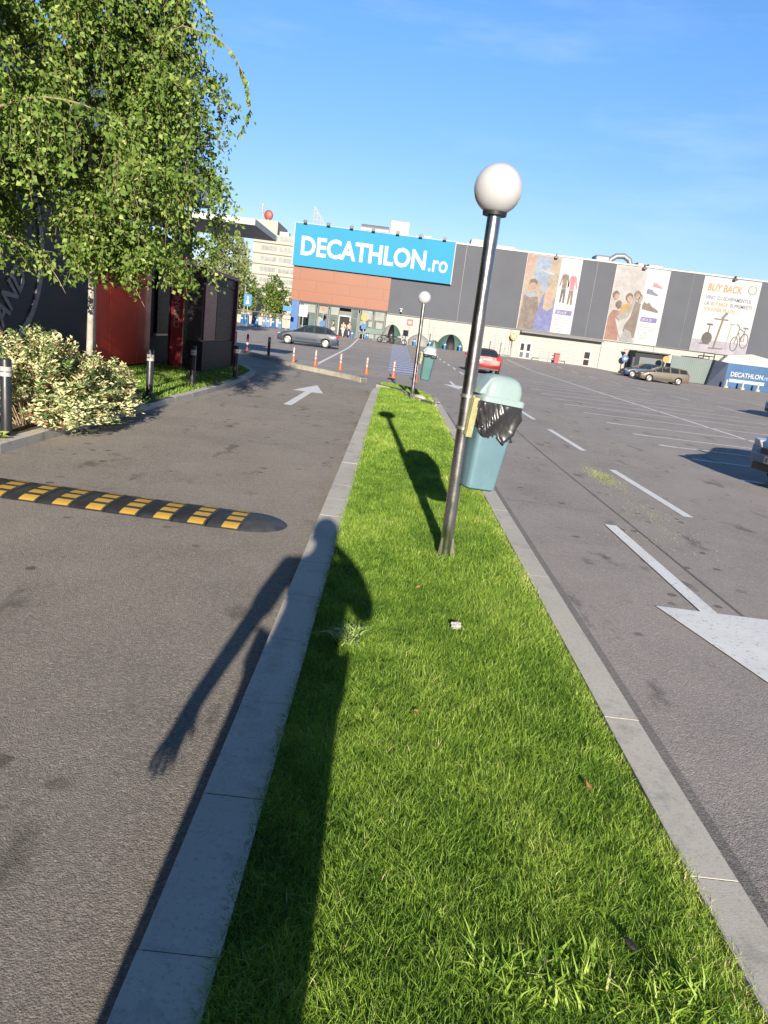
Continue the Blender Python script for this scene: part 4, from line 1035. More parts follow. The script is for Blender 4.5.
for x in (17.5, 27.9, 38.6): 
    b = MB(); b.box(x - 0.2, x + 0.2, FY - 0.6, FY - 0.3, 12.15, 12.38); b.box(x - 0.05, x + 0.05, FY - 0.5, FY - 0.11, 12.385, 12.66); b.build('banner_floodlight', m_blacktrim, st)
# white lattice frame on the roof behind the sign
b = MB()
for (p_, q_) in [((-11.2, 12.6), (-11.2, 14.8)), ((-11.2, 14.8), (-9.7, 12.6)), ((-10.8, 12.6), (-10.8, 14.2)), ((-10.4, 12.6), (-10.4, 13.6)), ((-10.0, 12.6), (-10.0, 13.0)), ((-11.2, 13.3), (-10.2, 13.3)), ((-11.2, 14.0), (-10.66, 14.0))]:
    b.tube([(p_[0], 89.5, p_[1]), (q_[0], 89.5, q_[1])], 0.075, 6)
b.build('roof_lattice', m_cap, st)

# store sign
sg = thing('store_sign', 'big cyan store sign with bold white lettering above the terracotta cladding', 'sign', (0, 0, 0))
MB().box(-12.95, 5.66, FY - 0.62, FY - 0.30, 7.84, 12.52).build('sign_panel', m_cyan, sg)
b = MB(); b.box(-13.05, -12.953, FY - 0.65, FY - 0.28, 7.80, 12.56); b.box(5.663, 5.74, FY - 0.65, FY - 0.28, 7.80, 12.56); b.box(-12.95, 5.66, FY - 0.65, FY - 0.28, 12.523, 12.58); b.build('sign_edge', m_cap, sg)
rx90 = (R(90), 0, 0)
text_mesh('lettering', 'DECATHLON', 2.0, m_letterw, sg, (-12.12, FY - 0.64, 9.02), rx90, width=14.6, height=2.18, bold=0.06, ext=0.03, space=1.0)
text_mesh('lettering', '.ro', 2.0, m_letterw, sg, (2.82, FY - 0.64, 8.96), rx90, width=2.25, height=1.32, bold=0.03, ext=0.03)
for x in (-11.82, -9.15, -6.48, -3.95, -1.13, 1.53, 4.32):
    b = MB(); b.box(x - 0.2, x + 0.2, FY - 1.25, FY - 0.95, 12.55, 12.85); b.box(x - 0.05, x + 0.05, FY - 0.95, FY - 0.66, 12.62, 12.70); b.build('sign_lamp', m_blacktrim, sg)

# banners: flat printed sheets on the wall
def poly_part(name, pts, y, mat, parent, th=0.012):
    """flat printed shape on a banner"""
    b = MB(); b.prism(pts, y - th, y); return b.build(name, mat, parent)
def ellp(cx0, cz0, rx, rz, n=18, rot=0.0):
    return [(cx0 + rx * math.cos(a) * math.cos(rot) - rz * math.sin(a) * math.sin(rot), cz0 + rx * math.cos(a) * math.sin(rot) + rz * math.sin(a) * math.cos(rot)) for a in [2 * math.pi * k / n for k in range(n)]]
def pc(name, col): return M(name, [c * 0.40 for c in col], 0.6, var=0.16, scale=1.2)
c_skin = pc('print_skin', (0.56, 0.37, 0.29)); c_brown = pc('print_brown', (0.25, 0.19, 0.16)); c_blue = pc('print_blue', (0.20, 0.23, 0.56)); c_sky = pc('print_sky', (0.36, 0.46, 0.66))
c_peach = pc('print_peach', (0.55, 0.37, 0.31)); c_hair = pc('print_hair', (0.20, 0.12, 0.09)); c_blond = pc('print_blond', (0.58, 0.45, 0.33)); c_pink = pc('print_pink', (0.70, 0.26, 0.34)); c_dark = pc('print_dark', (0.13, 0.11, 0.12))
c_violet = pc('print_violet', (0.24, 0.21, 0.52)); c_tan = pc('print_tan', (0.52, 0.42, 0.33)); c_yel = pc('print_yellow', (0.60, 0.38, 0.12)); c_grey = pc('print_grey', (0.42, 0.41, 0.42)); c_rust = pc('print_rust', (0.42, 0.20, 0.16)); c_mist = pc('print_mist', (0.62, 0.59, 0.60)); c_text = pc('print_text', (0.28, 0.26, 0.38)); c_lilac = pc('print_lilac', (0.55, 0.52, 0.62)); c_orange = pc('print_orange', (0.72, 0.36, 0.10)); c_mid = pc('print_bluegrey', (0.22, 0.25, 0.42)); c_scarf = pc('print_scarf', (0.40, 0.42, 0.48))
by = FY - 0.09
def banner(label, x0, x1, z0, z1):
    o = thing('banner', label, 'banner', (0, 0, 0), group='advertising banners on the store wall')
    MB().box(x0, x1, by, by + 0.05, z0, z1).build('sheet', m_bwhite, o); return o
o = banner('banner of two people in jackets beside printed thermal tops', 14.2, 20.7, 3.86, 12.38)
poly_part('photo_ground', [(14.25, 3.9), (18.25, 3.9), (18.25, 12.33), (14.25, 12.33)], by, c_tan, o)
y1 = by - 0.016
poly_part('photo_wall', [(14.25, 9.5), (14.9, 9.8), (15.3, 12.33), (14.25, 12.33)], y1, c_peach, o)
poly_part('photo_sky', [(15.2, 9.2), (17.2, 9.4), (17.0, 12.2), (15.5, 12.2)], y1, c_sky, o)
poly_part('photo_post', [(16.1, 10.6), (17.6, 10.3), (17.65, 10.5), (16.1, 10.8)], y1 - 0.014, c_mist, o)
poly_part('jacket', [(14.3, 3.9), (16.1, 3.9), (16.4, 6.0), (16.2, 7.6), (15.4, 8.0), (14.5, 7.7)], y1, c_brown, o)
poly_part('jacket', [(16.1, 3.9), (18.2, 3.9), (18.2, 7.6), (17.4, 8.2), (16.7, 8.0), (16.3, 6.2)], y1 - 0.014, c_blue, o)
poly_part('jacket', [(16.4, 8.2), (17.1, 8.4), (17.0, 10.2), (16.4, 10.0)], y1 - 0.012, c_sky, o)
poly_part('scarf', ellp(15.3, 7.95, 0.75, 0.42), y1 - 0.03, c_scarf, o)
poly_part('face', ellp(15.35, 8.8, 0.48, 0.66), y1 - 0.045, c_skin, o); poly_part('hair', [(14.85, 8.95), (15.0, 9.55), (15.45, 9.7), (15.85, 9.4), (15.85, 9.05), (15.5, 9.25), (15.1, 9.2)], y1 - 0.06, c_hair, o)
poly_part('hair', [(16.9, 6.4), (16.9, 8.3), (17.2, 8.9), (17.7, 9.0), (18.1, 8.5), (18.0, 6.6), (17.5, 6.2)], y1 - 0.045, c_blond, o); poly_part('face', ellp(17.45, 8.05, 0.40, 0.58), y1 - 0.06, c_skin, o)
poly_part('face', ellp(17.3, 9.6, 0.28, 0.38), y1 - 0.045, c_tan, o)
def garment(o, x, z, colm, pants):
    poly_part('printed_top', [(x - 0.25, z - 1.5), (x + 0.25, z - 1.5), (x + 0.28, z - 0.4), (x + 0.48, z - 1.3), (x + 0.60, z - 1.2), (x + 0.36, z + 0.05), (x + 0.1, z + 0.15), (x - 0.1, z + 0.15), (x - 0.36, z + 0.05), (x - 0.60, z - 1.2), (x - 0.48, z - 1.3), (x - 0.28, z - 0.4)], by, colm, o)
    poly_part('printed_trousers', [(x - 0.26, z - 1.53), (x + 0.26, z - 1.53), (x + 0.30, z - 3.1), (x + 0.10, z - 3.1), (x, z - 1.9), (x - 0.10, z - 3.1), (x - 0.30, z - 3.1)], by, pants, o)
garment(o, 19.02, 10.45, c_brown, c_dark); garment(o, 19.95, 10.35, c_pink, c_brown)
def offer(o, x0, z):
    poly_part('price_band', [(x0, z), (x0 + 1.95, z), (x0 + 1.95, z + 0.55), (x0, z + 0.55)], by, c_violet, o)
    text_mesh('offer_text', 'A la un loc?' if False else 'DE LA 29', 0.4, m_letterw, o, (x0 + 0.2, by - 0.014, z + 0.13), rx90, width=1.1, height=0.28, ext=0.002)
    for k in range(3): poly_part('small_print', [(x0 + 0.05, z - 0.35 - 0.28 * k), (x0 + (1.2, 1.9, 1.95)[k], z - 0.35 - 0.28 * k), (x0 + (1.2, 1.9, 1.95)[k], z - 0.27 - 0.28 * k), (x0 + 0.05, z - 0.27 - 0.28 * k)], by, c_lilac, o)
    b = MB()
    for (a, c_, e, f_) in [(0, 0.9, 0, 0.06), (0, 0.9, 0.74, 0.8), (0, 0.06, 0.061, 0.739), (0.84, 0.9, 0.061, 0.739), (0.3, 0.6, 0.3, 0.36), (0.42, 0.48, 0.362, 0.6)]: b.box(x0 + 0.1 + a, x0 + 0.1 + c_, by - 0.012, by - 0.001, z - 1.95 + e, z - 1.95 + f_)
    b.build('quality_mark', c_grey, o)
offer(o, 18.5, 6.0)
o = banner('banner of seated people hugging beside three printed shoes', 24.7, 31.1, 3.74, 12.36)
poly_part('photo_ground', [(24.75, 3.8), (28.4, 3.8), (28.4, 12.3), (24.75, 12.3)], by, c_mist, o)
poly_part('figure', [(24.8, 3.85), (26.4, 3.85), (26.2, 5.8), (25.9, 7.3), (25.2, 7.3), (24.8, 6.4)], y1, c_rust, o)
poly_part('figure', [(25.9, 7.0), (26.3, 8.0), (27.1, 8.3), (27.4, 7.4), (27.0, 6.7)], y1 - 0.03, c_yel, o)
poly_part('figure', [(26.7, 4.2), (28.3, 4.4), (28.35, 8.3), (27.7, 8.6), (27.4, 6.7), (26.9, 5.7)], y1, c_brown, o)
poly_part('figure_arm', [(25.7, 6.6), (26.2, 6.2), (27.2, 6.7), (27.6, 8.3), (28.0, 9.2), (27.5, 9.4), (27.1, 7.5), (26.3, 7.0)], y1 - 0.045, c_grey, o)
poly_part('figure_leg', [(25.6, 6.4), (26.0, 6.2), (26.9, 4.9), (27.9, 4.2), (28.1, 3.85), (26.7, 3.85), (26.2, 5.0)], y1 - 0.045, c_mist, o)
poly_part('figure_leg', [(26.6, 3.86), (28.2, 3.86), (27.8, 5.0), (27.0, 5.3)], y1 - 0.06, c_grey, o)
for (x, z, r_, cc, hh) in ((25.25, 8.9, 0.36, c_skin, c_hair), (26.85, 8.8, 0.40, c_skin, c_hair), (25.75, 7.9, 0.33, c_hair, c_hair), (27.75, 9.2, 0.35, c_skin, c_brown), (28.1, 8.9, 0.3, c_tan, c_brown)):
    poly_part('hair', ellp(x, z + 0.12, r_ * 1.06, r_ * 1.25), y1 - 0.06, hh, o); poly_part('face', ellp(x + 0.08, z - 0.1, r_ * 0.8, r_), y1 - 0.075, cc, o)
def shoe(o, x, z, s, colm):
    poly_part('printed_shoe', [(x, z), (x + 2.0 * s, z - 0.25 * s), (x + 2.05 * s, z - 0.05 * s), (x + 1.75 * s, z + 0.2 * s), (x + 1.2 * s, z + 0.4 * s), (x + 0.8 * s, z + 0.85 * s), (x + 0.5 * s, z + 0.7 * s), (x + 0.15 * s, z + 0.9 * s), (x - 0.02 * s, z + 0.5 * s)], by, colm, o)
shoe(o, 29.35, 10.4, 0.55, c_pink); shoe(o, 28.75, 9.55, 0.68, c_mid); shoe(o, 28.55, 7.75, 0.98, c_brown)
offer(o, 28.65, 6.35)
o = banner('white banner with orange heading above printed sports gear', 35.15, 41.92, 3.78, 12.34)
poly_part('photo_floor', [(35.2, 3.82), (41.87, 3.82), (41.87, 5.2), (35.2, 5.2)], by, c_lilac, o)
text_mesh('heading', 'BUY BACK', 1.0, c_orange, o, (35.75, by - 0.012, 10.75), rx90, width=4.1, height=0.82, bold=0.02, ext=0.004, shear=0.15)
text_mesh('slogan', 'VINO CU ECHIPAMENTUL', 0.5, c_mid, o, (35.75, by - 0.012, 9.83), rx90, width=5.45, height=0.42, bold=0.01, ext=0.003)
text_mesh('slogan', 'LA', 0.5, c_mid, o, (35.75, by - 0.012, 9.15), rx90, width=0.55, height=0.42, bold=0.01, ext=0.003)
text_mesh('slogan', 'BUY BACK', 0.5, c_orange, o, (36.5, by - 0.012, 9.15), rx90, width=2.05, height=0.42, bold=0.006, ext=0.003, shear=0.1)
text_mesh('slogan', 'SI PRIMESTI', 0.5, c_mid, o, (38.8, by - 0.012, 9.15), rx90, width=2.55, height=0.42, bold=0.01, ext=0.003)
text_mesh('slogan', 'VOUCHER PE LOC !', 0.5, c_orange, o, (35.75, by - 0.012, 8.5), rx90, width=4.1, height=0.40, bold=0.006, ext=0.003)
b = MB(); 
for k in range(20):
    if k == 4: continue
    a0 = 2 * math.pi * k / 20; a1 = 2 * math.pi * (k + 0.95) / 20
    b.prism([(41.0 + r_ * math.cos(a), 11.35 + r_ * math.sin(a)) for r_, a in ((0.40, a0), (0.54, a0), (0.54, a1), (0.40, a1))], by - 0.01, by)
b.build('round_mark', c_peach, o)
def stroke(b, pts, wd, y=by):
    for (a, c_) in zip(pts, pts[1:]):
        a = Vector(a); c_ = Vector(c_); d = (c_ - a).normalized(); nn = Vector((-d.y, d.x)) * wd / 2
        b.prism([tuple(a - nn), tuple(c_ - nn), tuple(c_ + nn), tuple(a + nn)], y - random.uniform(0.012, 0.02), y)
b = MB(); stroke(b, [(36.1, 4.75), (37.3, 4.75)], 0.12); stroke(b, [(36.95, 5.9), (36.95, 7.0)], 0.13); stroke(b, [(36.6, 7.0), (37.3, 7.0)], 0.2); b.prism(ellp(36.9, 5.4, 0.62, 0.72), by - 0.022, by); b.build('printed_exercise_bike', c_dark, o)
b = MB(); stroke(b, [(37.3, 4.3), (39.0, 4.35)], 0.16); stroke(b, [(37.9, 4.4), (38.4, 8.2)], 0.22); stroke(b, [(37.3, 7.7), (39.0, 7.7)], 0.16); stroke(b, [(38.2, 7.8), (38.7, 8.5)], 0.3); b.build('printed_stand', c_brown, o)
b = MB(); stroke(b, [(38.9, 4.5), (39.55, 4.5)], 0.13); stroke(b, [(39.3, 4.6), (39.5, 7.3)], 0.09); stroke(b, [(39.2, 7.3), (39.9, 7.3)], 0.1); b.build('printed_scooter', c_grey, o)
b = MB()
for (x, z, rx_) in ((40.25, 5.1, 0.42), (41.35, 5.55, 0.48)):
    stroke(b, ellp(x, z, rx_, 0.82, 20) + [ellp(x, z, rx_, 0.82, 20)[0]], 0.1)
stroke(b, [(40.25, 5.1), (40.55, 6.9), (41.2, 6.6), (40.9, 5.5), (40.5, 6.5)], 0.09); stroke(b, [(40.1, 7.4), (40.5, 7.1), (40.6, 6.8)], 0.09); stroke(b, [(41.2, 6.6), (41.25, 7.0)], 0.08); stroke(b, [(40.95, 7.05), (41.6, 7.0)], 0.14); stroke(b, [(40.9, 5.5), (41.35, 5.55), (41.2, 6.6)], 0.08)
b.build('printed_bicycle', c_dark, o)

# ------------------------------------------------------------------ objects by the store's right end
fn = thing('corrugated_hoarding', 'pale corrugated sheet hoarding between the dark bay and the tarpaulin', 'fence', (0, 0, 0))
MB().box(32.2, 36.9, 84.9, 84.98, 0.1, 2.92).build('sheet', m_corr, fn)
for x in (32.3, 33.8, 35.3, 36.8): MB().box(x - 0.05, x + 0.05, 84.985, 85.08, 0.05, 2.9).build('post', m_frame, fn)
dk = thing('loading_bay', 'dark recessed loading bay box beside the pale hoarding', 'loading bay', (0, 0, 0))
MB().box(28.2, 32.1, 85.8, 87.9, 0.3, 2.85).build('bay_box', m_char, dk, bevel=0.05)
MB().box(28.15, 32.15, 85.4, 88.05, 2.86, 3.0).build('bay_roof', m_blacktrim, dk)
MB().box(28.8, 31.5, 85.76, 85.795, 0.5, 2.3).build('shutter', ribbed_mat('bay_shutter', (0.10, 0.12, 0.13), 'Z', 0.12, 0.5), dk)
MB().box(27.95, 28.19, 85.6, 86.0, 0.3, 2.2).build('blue_jamb', m_navy, dk)
tp = thing('tarpaulin_stall', 'blue tarpaulin covered stall with white lettering at the store end', 'stall', (0, 0, 0))
b = MB(); b.box(38.2, 46.5, 83.6, 87, 0.02, 2.80); b.build('tarpaulin', m_tarp, tp, bevel=0.06)
b = MB(); b.add([(36.5, 84.2, 0.02), (38.19, 83.55, 0.02), (38.19, 83.55, 2.8), (36.95, 84.2, 2.95), (36.5, 87, 0.02), (38.19, 87, 0.02), (38.19, 87, 2.8), (36.95, 87, 2.95)], [(0, 1, 2, 3), (4, 7, 6, 5), (0, 3, 7, 4), (3, 2, 6, 7), (1, 5, 6, 2), (0, 4, 5, 1)]); b.build('side_flap', m_navy, tp)
text_mesh('lettering', 'DECATHLON', 0.8, m_letterw, tp, (38.75, 83.58, 1.35), rx90, width=3.75, height=0.55, bold=0.02, ext=0.008)
text_mesh('lettering', '.ro', 0.8, m_letterw, tp, (42.58, 83.58, 1.35), rx90, width=0.5, height=0.34, ext=0.008)
MB().box(38.7, 42.8, 83.575, 83.597, 0.72, 1.08).build('white_stripe', m_letterw, tp)
gb = thing('gabled_shed', 'white corrugated gable rising behind the blue tarpaulin', 'shed', (0, 0, 0))
MB().prism([(38.9, 0.0), (46.8, 0.0), (46.8, 3.5), (42.3, 4.15), (39.6, 3.75), (38.9, 2.9)], 87.1, 87.85).build('gable_wall', m_gable, gb)
sk_ = thing('steel_rack', 'dark open steel rack standing on top of the stall corner', 'rack', (36.6, 86.9, 2.97))
b = MB()
for x in (0, 1.3): b.tube([(x, 0, 0), (x, 0, 0.7)], 0.06, 6)
for z in (0.35, 0.7): b.tube([(0, 0, z), (1.3, 0, z)], 0.06, 6)
b.tube([(-2.6, 0, 0.0), (0.0, 0, 0.06)], 0.07, 6); b.build('frame', m_blacktrim, sk_)
for i, x in enumerate((37.95, 39.85, 41.6)):
    o = thing('concrete_post', ('leftmost', 'middle', 'rightmost')[i] + ' of the three white marker posts in front of the blue tarpaulin', 'marker post', (x, 82.4, 0.05), group='white marker posts before the tarpaulin')
    MB().lathe([(0.26, 0), (0.26, 0.22), (0.12, 0.26), (0.10, 0.85), (0.05, 0.95)], 14).build('post', m_cap, o, autos=40)

# ------------------------------------------------------------------ camping tents by the wall
m_tgreen = M('tent_green', (0.045, 0.1, 0.08), 0.6, var=0.12, scale=0.9); m_twhite = M('tent_white', (0.24, 0.24, 0.232), 0.6, var=0.08, scale=0.9)
def tent(label, x0, x1, z0, h, main, panel, door_dark):
    o = thing('dome_tent', label, 'tent', ((x0 + x1) / 2, 86.2, z0), group='dome tents shown along the store wall')
    rx_ = (x1 - x0) / 2; nu, nv = 20, 8
    def dome(a0, a1, ry0, lift, n=12):
        b = MB(); vs_ = []; fs_ = []
        for i in range(n + 1):
            a = a0 + (a1 - a0) * i / n
            for j in range(nv + 1):
                e = math.pi / 2 * j / nv
                vs_.append(((rx_ + lift) * math.cos(a) * math.cos(e), (ry0 + lift) * -math.sin(a) * math.cos(e), (h + lift) * math.sin(e)))
        for i in range(n):
            for j in range(nv): k = i * (nv + 1) + j; fs_.append((k, k + 1, k + nv + 2, k + nv + 1))
        return b.add(vs_, fs_)
    dome(0, 2 * math.pi, 1.3, 0, 28).build('canopy', main, o, smooth=True)
    dome(R(20), R(80), 1.3, 0.02).build('side_panel', panel, o, smooth=True)
    if door_dark: dome(R(72), R(112), 1.3, 0.03).build('door', m_screen, o, smooth=True)
    else: dome(R(95), R(160), 1.3, 0.025).build('side_panel', panel, o, smooth=True)
    return o
tent('white dome tent with dark flap nearest the store entrance', -1.75, 0.75, 0.4, 2.1, m_twhite, m_tgreen, True)
tent('green tent with big white panels left of the far lamp post', 1.4, 4.1, 0.4, 1.35, m_tgreen, m_twhite, False)
tent('low white tent right of the far lamp globe pole', 3.7, 5.4, 0.4, 0.9, m_twhite, m_tgreen, False)
tent('large green dome tent with a square dark doorway', 4.9, 8.1, 0.4, 1.8, m_tgreen, m_tgreen, True)

# blue plastic bollards in front of the store
m_bluepl = M('blue_plastic', (0.01, 0.1, 0.26), 0.45, var=0.1)
def plastic(loc, label, proto=None, mat=m_bluepl):
    if proto is None:
        o = thing('plastic_bollard', label, 'bollard', loc, group='blue plastic bollards in front of the store')
        MB().lathe([(0.24, 0), (0.24, 0.08), (0.17, 0.12), (0.15, 0.72), (0.11, 0.8)], 14).build('post', mat, o, autos=40)
        MB().lathe([(0.168, 0.48), (0.163, 0.60)], 14).build('band', m_band, o, autos=40)
    else: o = copy_tree(proto); o.location = loc; o['label'] = label
    return o
pl = [(-4.99, 'blue plastic bollard beside the two walking shoppers'), (-3.24, 'blue plastic bollard right of the yellow disc sign'), (2.23, 'blue plastic bollard in front of the green and white tent'), (4.01, 'blue plastic bollard in front of the low white tent'), (5.76, 'blue plastic bollard left of the dark tent doorway'), (7.51, 'blue plastic bollard right of the dark tent doorway')]
pp = None
for x, l in pl:
    q = plastic((x, 84, gz(x, 84)), l, pp); pp = pp or q
# barriers at the left of the store
bar_l = 'narrow blue plastic barrier in the crowded row left of the store column'
bar = thing('plastic_barrier', bar_l, 'barrier', (-13.6, 86, gz(-14, 86)), group='blue barriers left of the store')
MB().prism([(-0.24, 0), (0.24, 0), (0.22, 0.2), (0.16, 1.0), (0.10, 1.12), (-0.10, 1.12), (-0.16, 1.0), (-0.22, 0.2)], -0.18, 0.18).build('shell', m_bluepl, bar, bevel=0.04)
MB().box(-0.13, 0.13, -0.2, -0.182, 0.62, 0.80).build('band', m_band, bar)
for i in range(13):
    c_ = copy_tree(bar); x = -14.35 - 0.66 * i + random.uniform(-0.12, 0.12); y = 86 + random.uniform(-1.2, 1.0); c_.location = (x, y, gz(x, y)); c_.rotation_euler = (0, 0, random.uniform(-0.5, 0.5))
m_orpl = M('orange_plastic', (0.42, 0.11, 0.035), 0.5, var=0.1)
for i, x in enumerate((-23.6, -22.3)):
    o = thing('plastic_barrier', ('orange plastic barrier at the left end of the barrier row', 'orange plastic barrier next to the blue barriers')[i], 'barrier', (x * 0.96, 84 - i, gz(x, 84)), 0.2, 'plastic barriers left of the store')
    MB().prism([(-0.52, 0), (0.52, 0), (0.48, 0.28), (0.40, 0.8), (-0.40, 0.8), (-0.48, 0.28)], -0.18, 0.18).build('shell', m_orpl, o, bevel=0.04); MB().box(-0.4, 0.4, -0.2, -0.182, 0.5, 0.68).build('band', m_band, o)
# long low wall/fence far left
fw_ = thing('boundary_wall', 'low pale boundary wall behind the barriers at far left', 'wall', (0, 0, 0))
MB().box(-60, -13.5, 100, 100.3, 0.2, 1.5).build('wall', m_kerb2, fw_)
b = MB()
for x in range(-60, -13, 2): b.box(x, x + 0.08, 100.1, 100.2, 1.502, 2.1)
b.box(-60, -13.5, 100.12, 100.18, 2.102, 2.18); b.build('railing', m_frame, fw_)

# ------------------------------------------------------------------ signs
m_signred = M('sign_red', (0.26, 0.03, 0.035), 0.5, var=0.06); m_signyel = M('sign_yellow', (0.34, 0.2, 0.04), 0.5, var=0.06); m_signblue = M('sign_blue', (0.01, 0.09, 0.27), 0.5, var=0.06); m_post = M('sign_post_grey', (0.42, 0.42, 0.42), 0.5, metal=0.4)
def sign(label, x, y, h, elements):
    o = thing('road_sign', label, 'sign', (x, y, gz(x, y)))
    MB().tube([(0, 0, 0), (0, 0, h)], 0.05, 8).build('post', m_post, o, autos=40)
    for e in elements: e(o)
    return o
def disc(z, r_, mat, y=-0.06, nm='sign_plate'): return lambda o: MB().prism(ellp(0, z, r_, r_, 24), y - 0.02, y).build(nm, mat, o)
def plate(z0, z1, hw, mat, y=-0.06, nm='sign_plate'): return lambda o: MB().box(-hw, hw, y - 0.02, y, z0, z1).build(nm, mat, o)
def tri(z0, s, mat, y=-0.06, nm='sign_plate'): return lambda o: MB().prism([(-s, z0 + 1.73 * s), (0, z0), (s, z0 + 1.73 * s)], y - 0.02, y).build(nm, mat, o)
sign('red and white square sign above the green and white tent', 1.45, 84, 2.75, [plate(2.15, 2.85, 0.33, m_signred), plate(2.33, 2.67, 0.17, m_letterw, -0.082, 'symbol')])
sign('yellow disc sign over a blue plate right of the entrance', -3.75, 84, 2.7, [disc(2.45, 0.42, m_signyel), plate(1.15, 1.75, 0.28, m_signblue)])
sign('yellow disc sign left of the double service door', 14.02, 87.5, 2.68, [disc(2.42, 0.42, m_signyel), disc(2.42, 0.2, m_letterw, -0.082, 'symbol')])
sign('yellow disc sign in front of the dark loading bay', 31.2, 84.0, 2.5, [disc(2.3, 0.38, m_signyel)])
sign('round blue arrow sign with give-way triangle beside the blue car', 27.55, 87.2, 2.75, [disc(1.75, 0.40, m_signblue), tri(2.2, 0.36, m_signred), tri(2.31, 0.24, m_letterw, -0.082, 'symbol'), lambda o: MB().prism([(-0.25, 1.75), (0.0, 1.98), (0.0, 1.83), (0.24, 1.83), (0.24, 1.67), (0.0, 1.67), (0.0, 1.52)], -0.1, -0.082).build('symbol', m_letterw, o), plate(0.0, 0.5, 0.2, m_cap, -0.06, 'base_block')])
sign('blue sign with white figure standing behind the barriers', -16.35, 80, 3.3, [plate(2.15, 3.35, 0.42, M('sign_cyan', (0.015, 0.15, 0.3), 0.5)), lambda o: MB().prism([(-0.22, 2.35), (0.22, 2.35), (0.07, 2.75), (0.07, 3.15), (-0.07, 3.15), (-0.07, 2.75)], -0.1, -0.082).build('symbol', m_letterw, o)])
sign('low blue sign by the store column', -12.6, 84, 2.6, [plate(2.1, 2.65, 0.5, M('sign_cyan', (0.015, 0.15, 0.3), 0.5))])
sign('blank white notice board beside the blue column', -10.9, 85, 2.9, [plate(1.7, 3.0, 0.5, m_letterw)])
sign('small orange disc sign above the grey hatchback', -8.6, 85, 3.1, [disc(2.85, 0.28, m_orpl), disc(1.2, 0.34, m_signblue)])
sign('far thin mast with a small head behind the parking sign', -23.4, 112, 14.0, [plate(13.5, 13.7, 0.5, m_post)])
for i, x in enumerate((9.6, 11.6, 12.9, 4.3)):
    o = tag(MB().tube([(0, 0, 0), (0, 0, 2.3)], 0.05, 8).build('flag_pole', m_post, loc=(x, 85.5, gz(x, 85)), autos=40), ['slim grey pole left of the yellow disc, nearest the lamp post', 'slim grey pole in the middle of the railing run', 'slim grey pole just left of the yellow disc sign', 'slim grey pole rising behind the low white tent'][i], 'pole', 'slim poles along the store wall')
# railing & trolley rail by the doors
rl = thing('trolley_rail', 'pale tubular trolley rail right of the double service door', 'railing', (0, 85, gz(18, 85)))
b = MB()
for x in (16.9, 18.0, 19.4, 20.9): b.tube([(x, 0, 0), (x, 0, 1.15)], 0.05, 8)
for z in (0.45, 0.8, 1.15): b.tube([(16.9, 0, z), (20.9, 0, z)], 0.045, 8)
b.build('rail', m_post, rl, autos=40); MB().box(17.0, 19.3, 0.1, 0.6, 0.0, 0.28).build('base', m_cap, rl)
rl = thing('pipe_fence', 'low grey pipe fence left of the double service door', 'railing', (0, 85.2, gz(11, 85)))
b = MB()
for x in [9.0 + 0.75 * i for i in range(8)]: b.tube([(x, 0, 0), (x, 0, 0.95)], 0.035, 6)
for z in (0.3, 0.95): b.tube([(9.0, 0, z), (14.3, 0, z)], 0.035, 6)
b.build('rail', m_post, rl, autos=40)
rbn = thing('red_bin', 'small red bin at the foot of the store wall by the trolley rail', 'bin', (18.75, 84.2, gz(18.7, 84)))
MB().prism([(-0.26, 0), (0.26, 0), (0.30, 1.0), (-0.30, 1.0)], -0.25, 0.25).build('body', m_signred, rbn, bevel=0.03); MB().box(-0.32, 0.32, -0.3, 0.3, 1.003, 1.1).build('lid', m_signred, rbn, bevel=0.03)

# ------------------------------------------------------------------ delineator posts
def cone(loc, label, proto=None):
    if proto is None:
        o = thing('delineator_post', label, 'traffic post', loc, group='orange and white posts along the car park edge')
        MB().lathe([(0.155, 0), (0.155, 0.03), (0.09, 0.05), (0.055, 0.30)], 14).build('cone_base', m_orpl, o, autos=40)
        MB().lathe([(0.045, 0.30), (0.042, 0.72), (0.03, 0.74)], 14).build('post', m_orpl, o, autos=40)
        for z in (0.36, 0.52, 0.64): MB().lathe([(0.0475, z - 0.055), (0.0465, z + 0.045)], 14).build('white_band', m_band, o, autos=40)
    else: o = copy_tree(proto); o.location = loc; o['label'] = label
    o.scale = (0.82, 0.82, 0.88); return o
cl = [((-4.0, 29.36), 'orange and white post nearest the grey car, leftmost of its row'), ((-3.08, 29.15), 'orange and white post at the end of the long white line'), ((-2.02, 28.52), 'middle orange and white post, below the entrance'), ((-0.96, 28.0), 'orange and white post left of the blue hatching'), ((0.09, 27.56), 'orange and white post standing on the blue hatching'), ((0.93, 26.9), 'orange post mostly hidden behind the far litter bin')]
cp = None
for (x, y), l in cl:
    q = cone((x, y, 0.004), l, cp); cp = cp or q
rp = thing('delineator_post', 'thin red and black banded post alone near the menu board', 'traffic post', (-6.93, 34.5, 0.004))
MB().tube([(0, 0, 0.0), (0, 0, 0.78)], 0.05, 12).build('post', m_blackpl, rp, autos=40)
for z in (0.0, 0.5): MB().lathe([(0.06, z), (0.056, z + 0.16)], 12).build('red_band', m_signred, rp, autos=40)
MB().lathe([(0.056, 0.30), (0.056, 0.40)], 12).build('white_band', m_band, rp, autos=40)

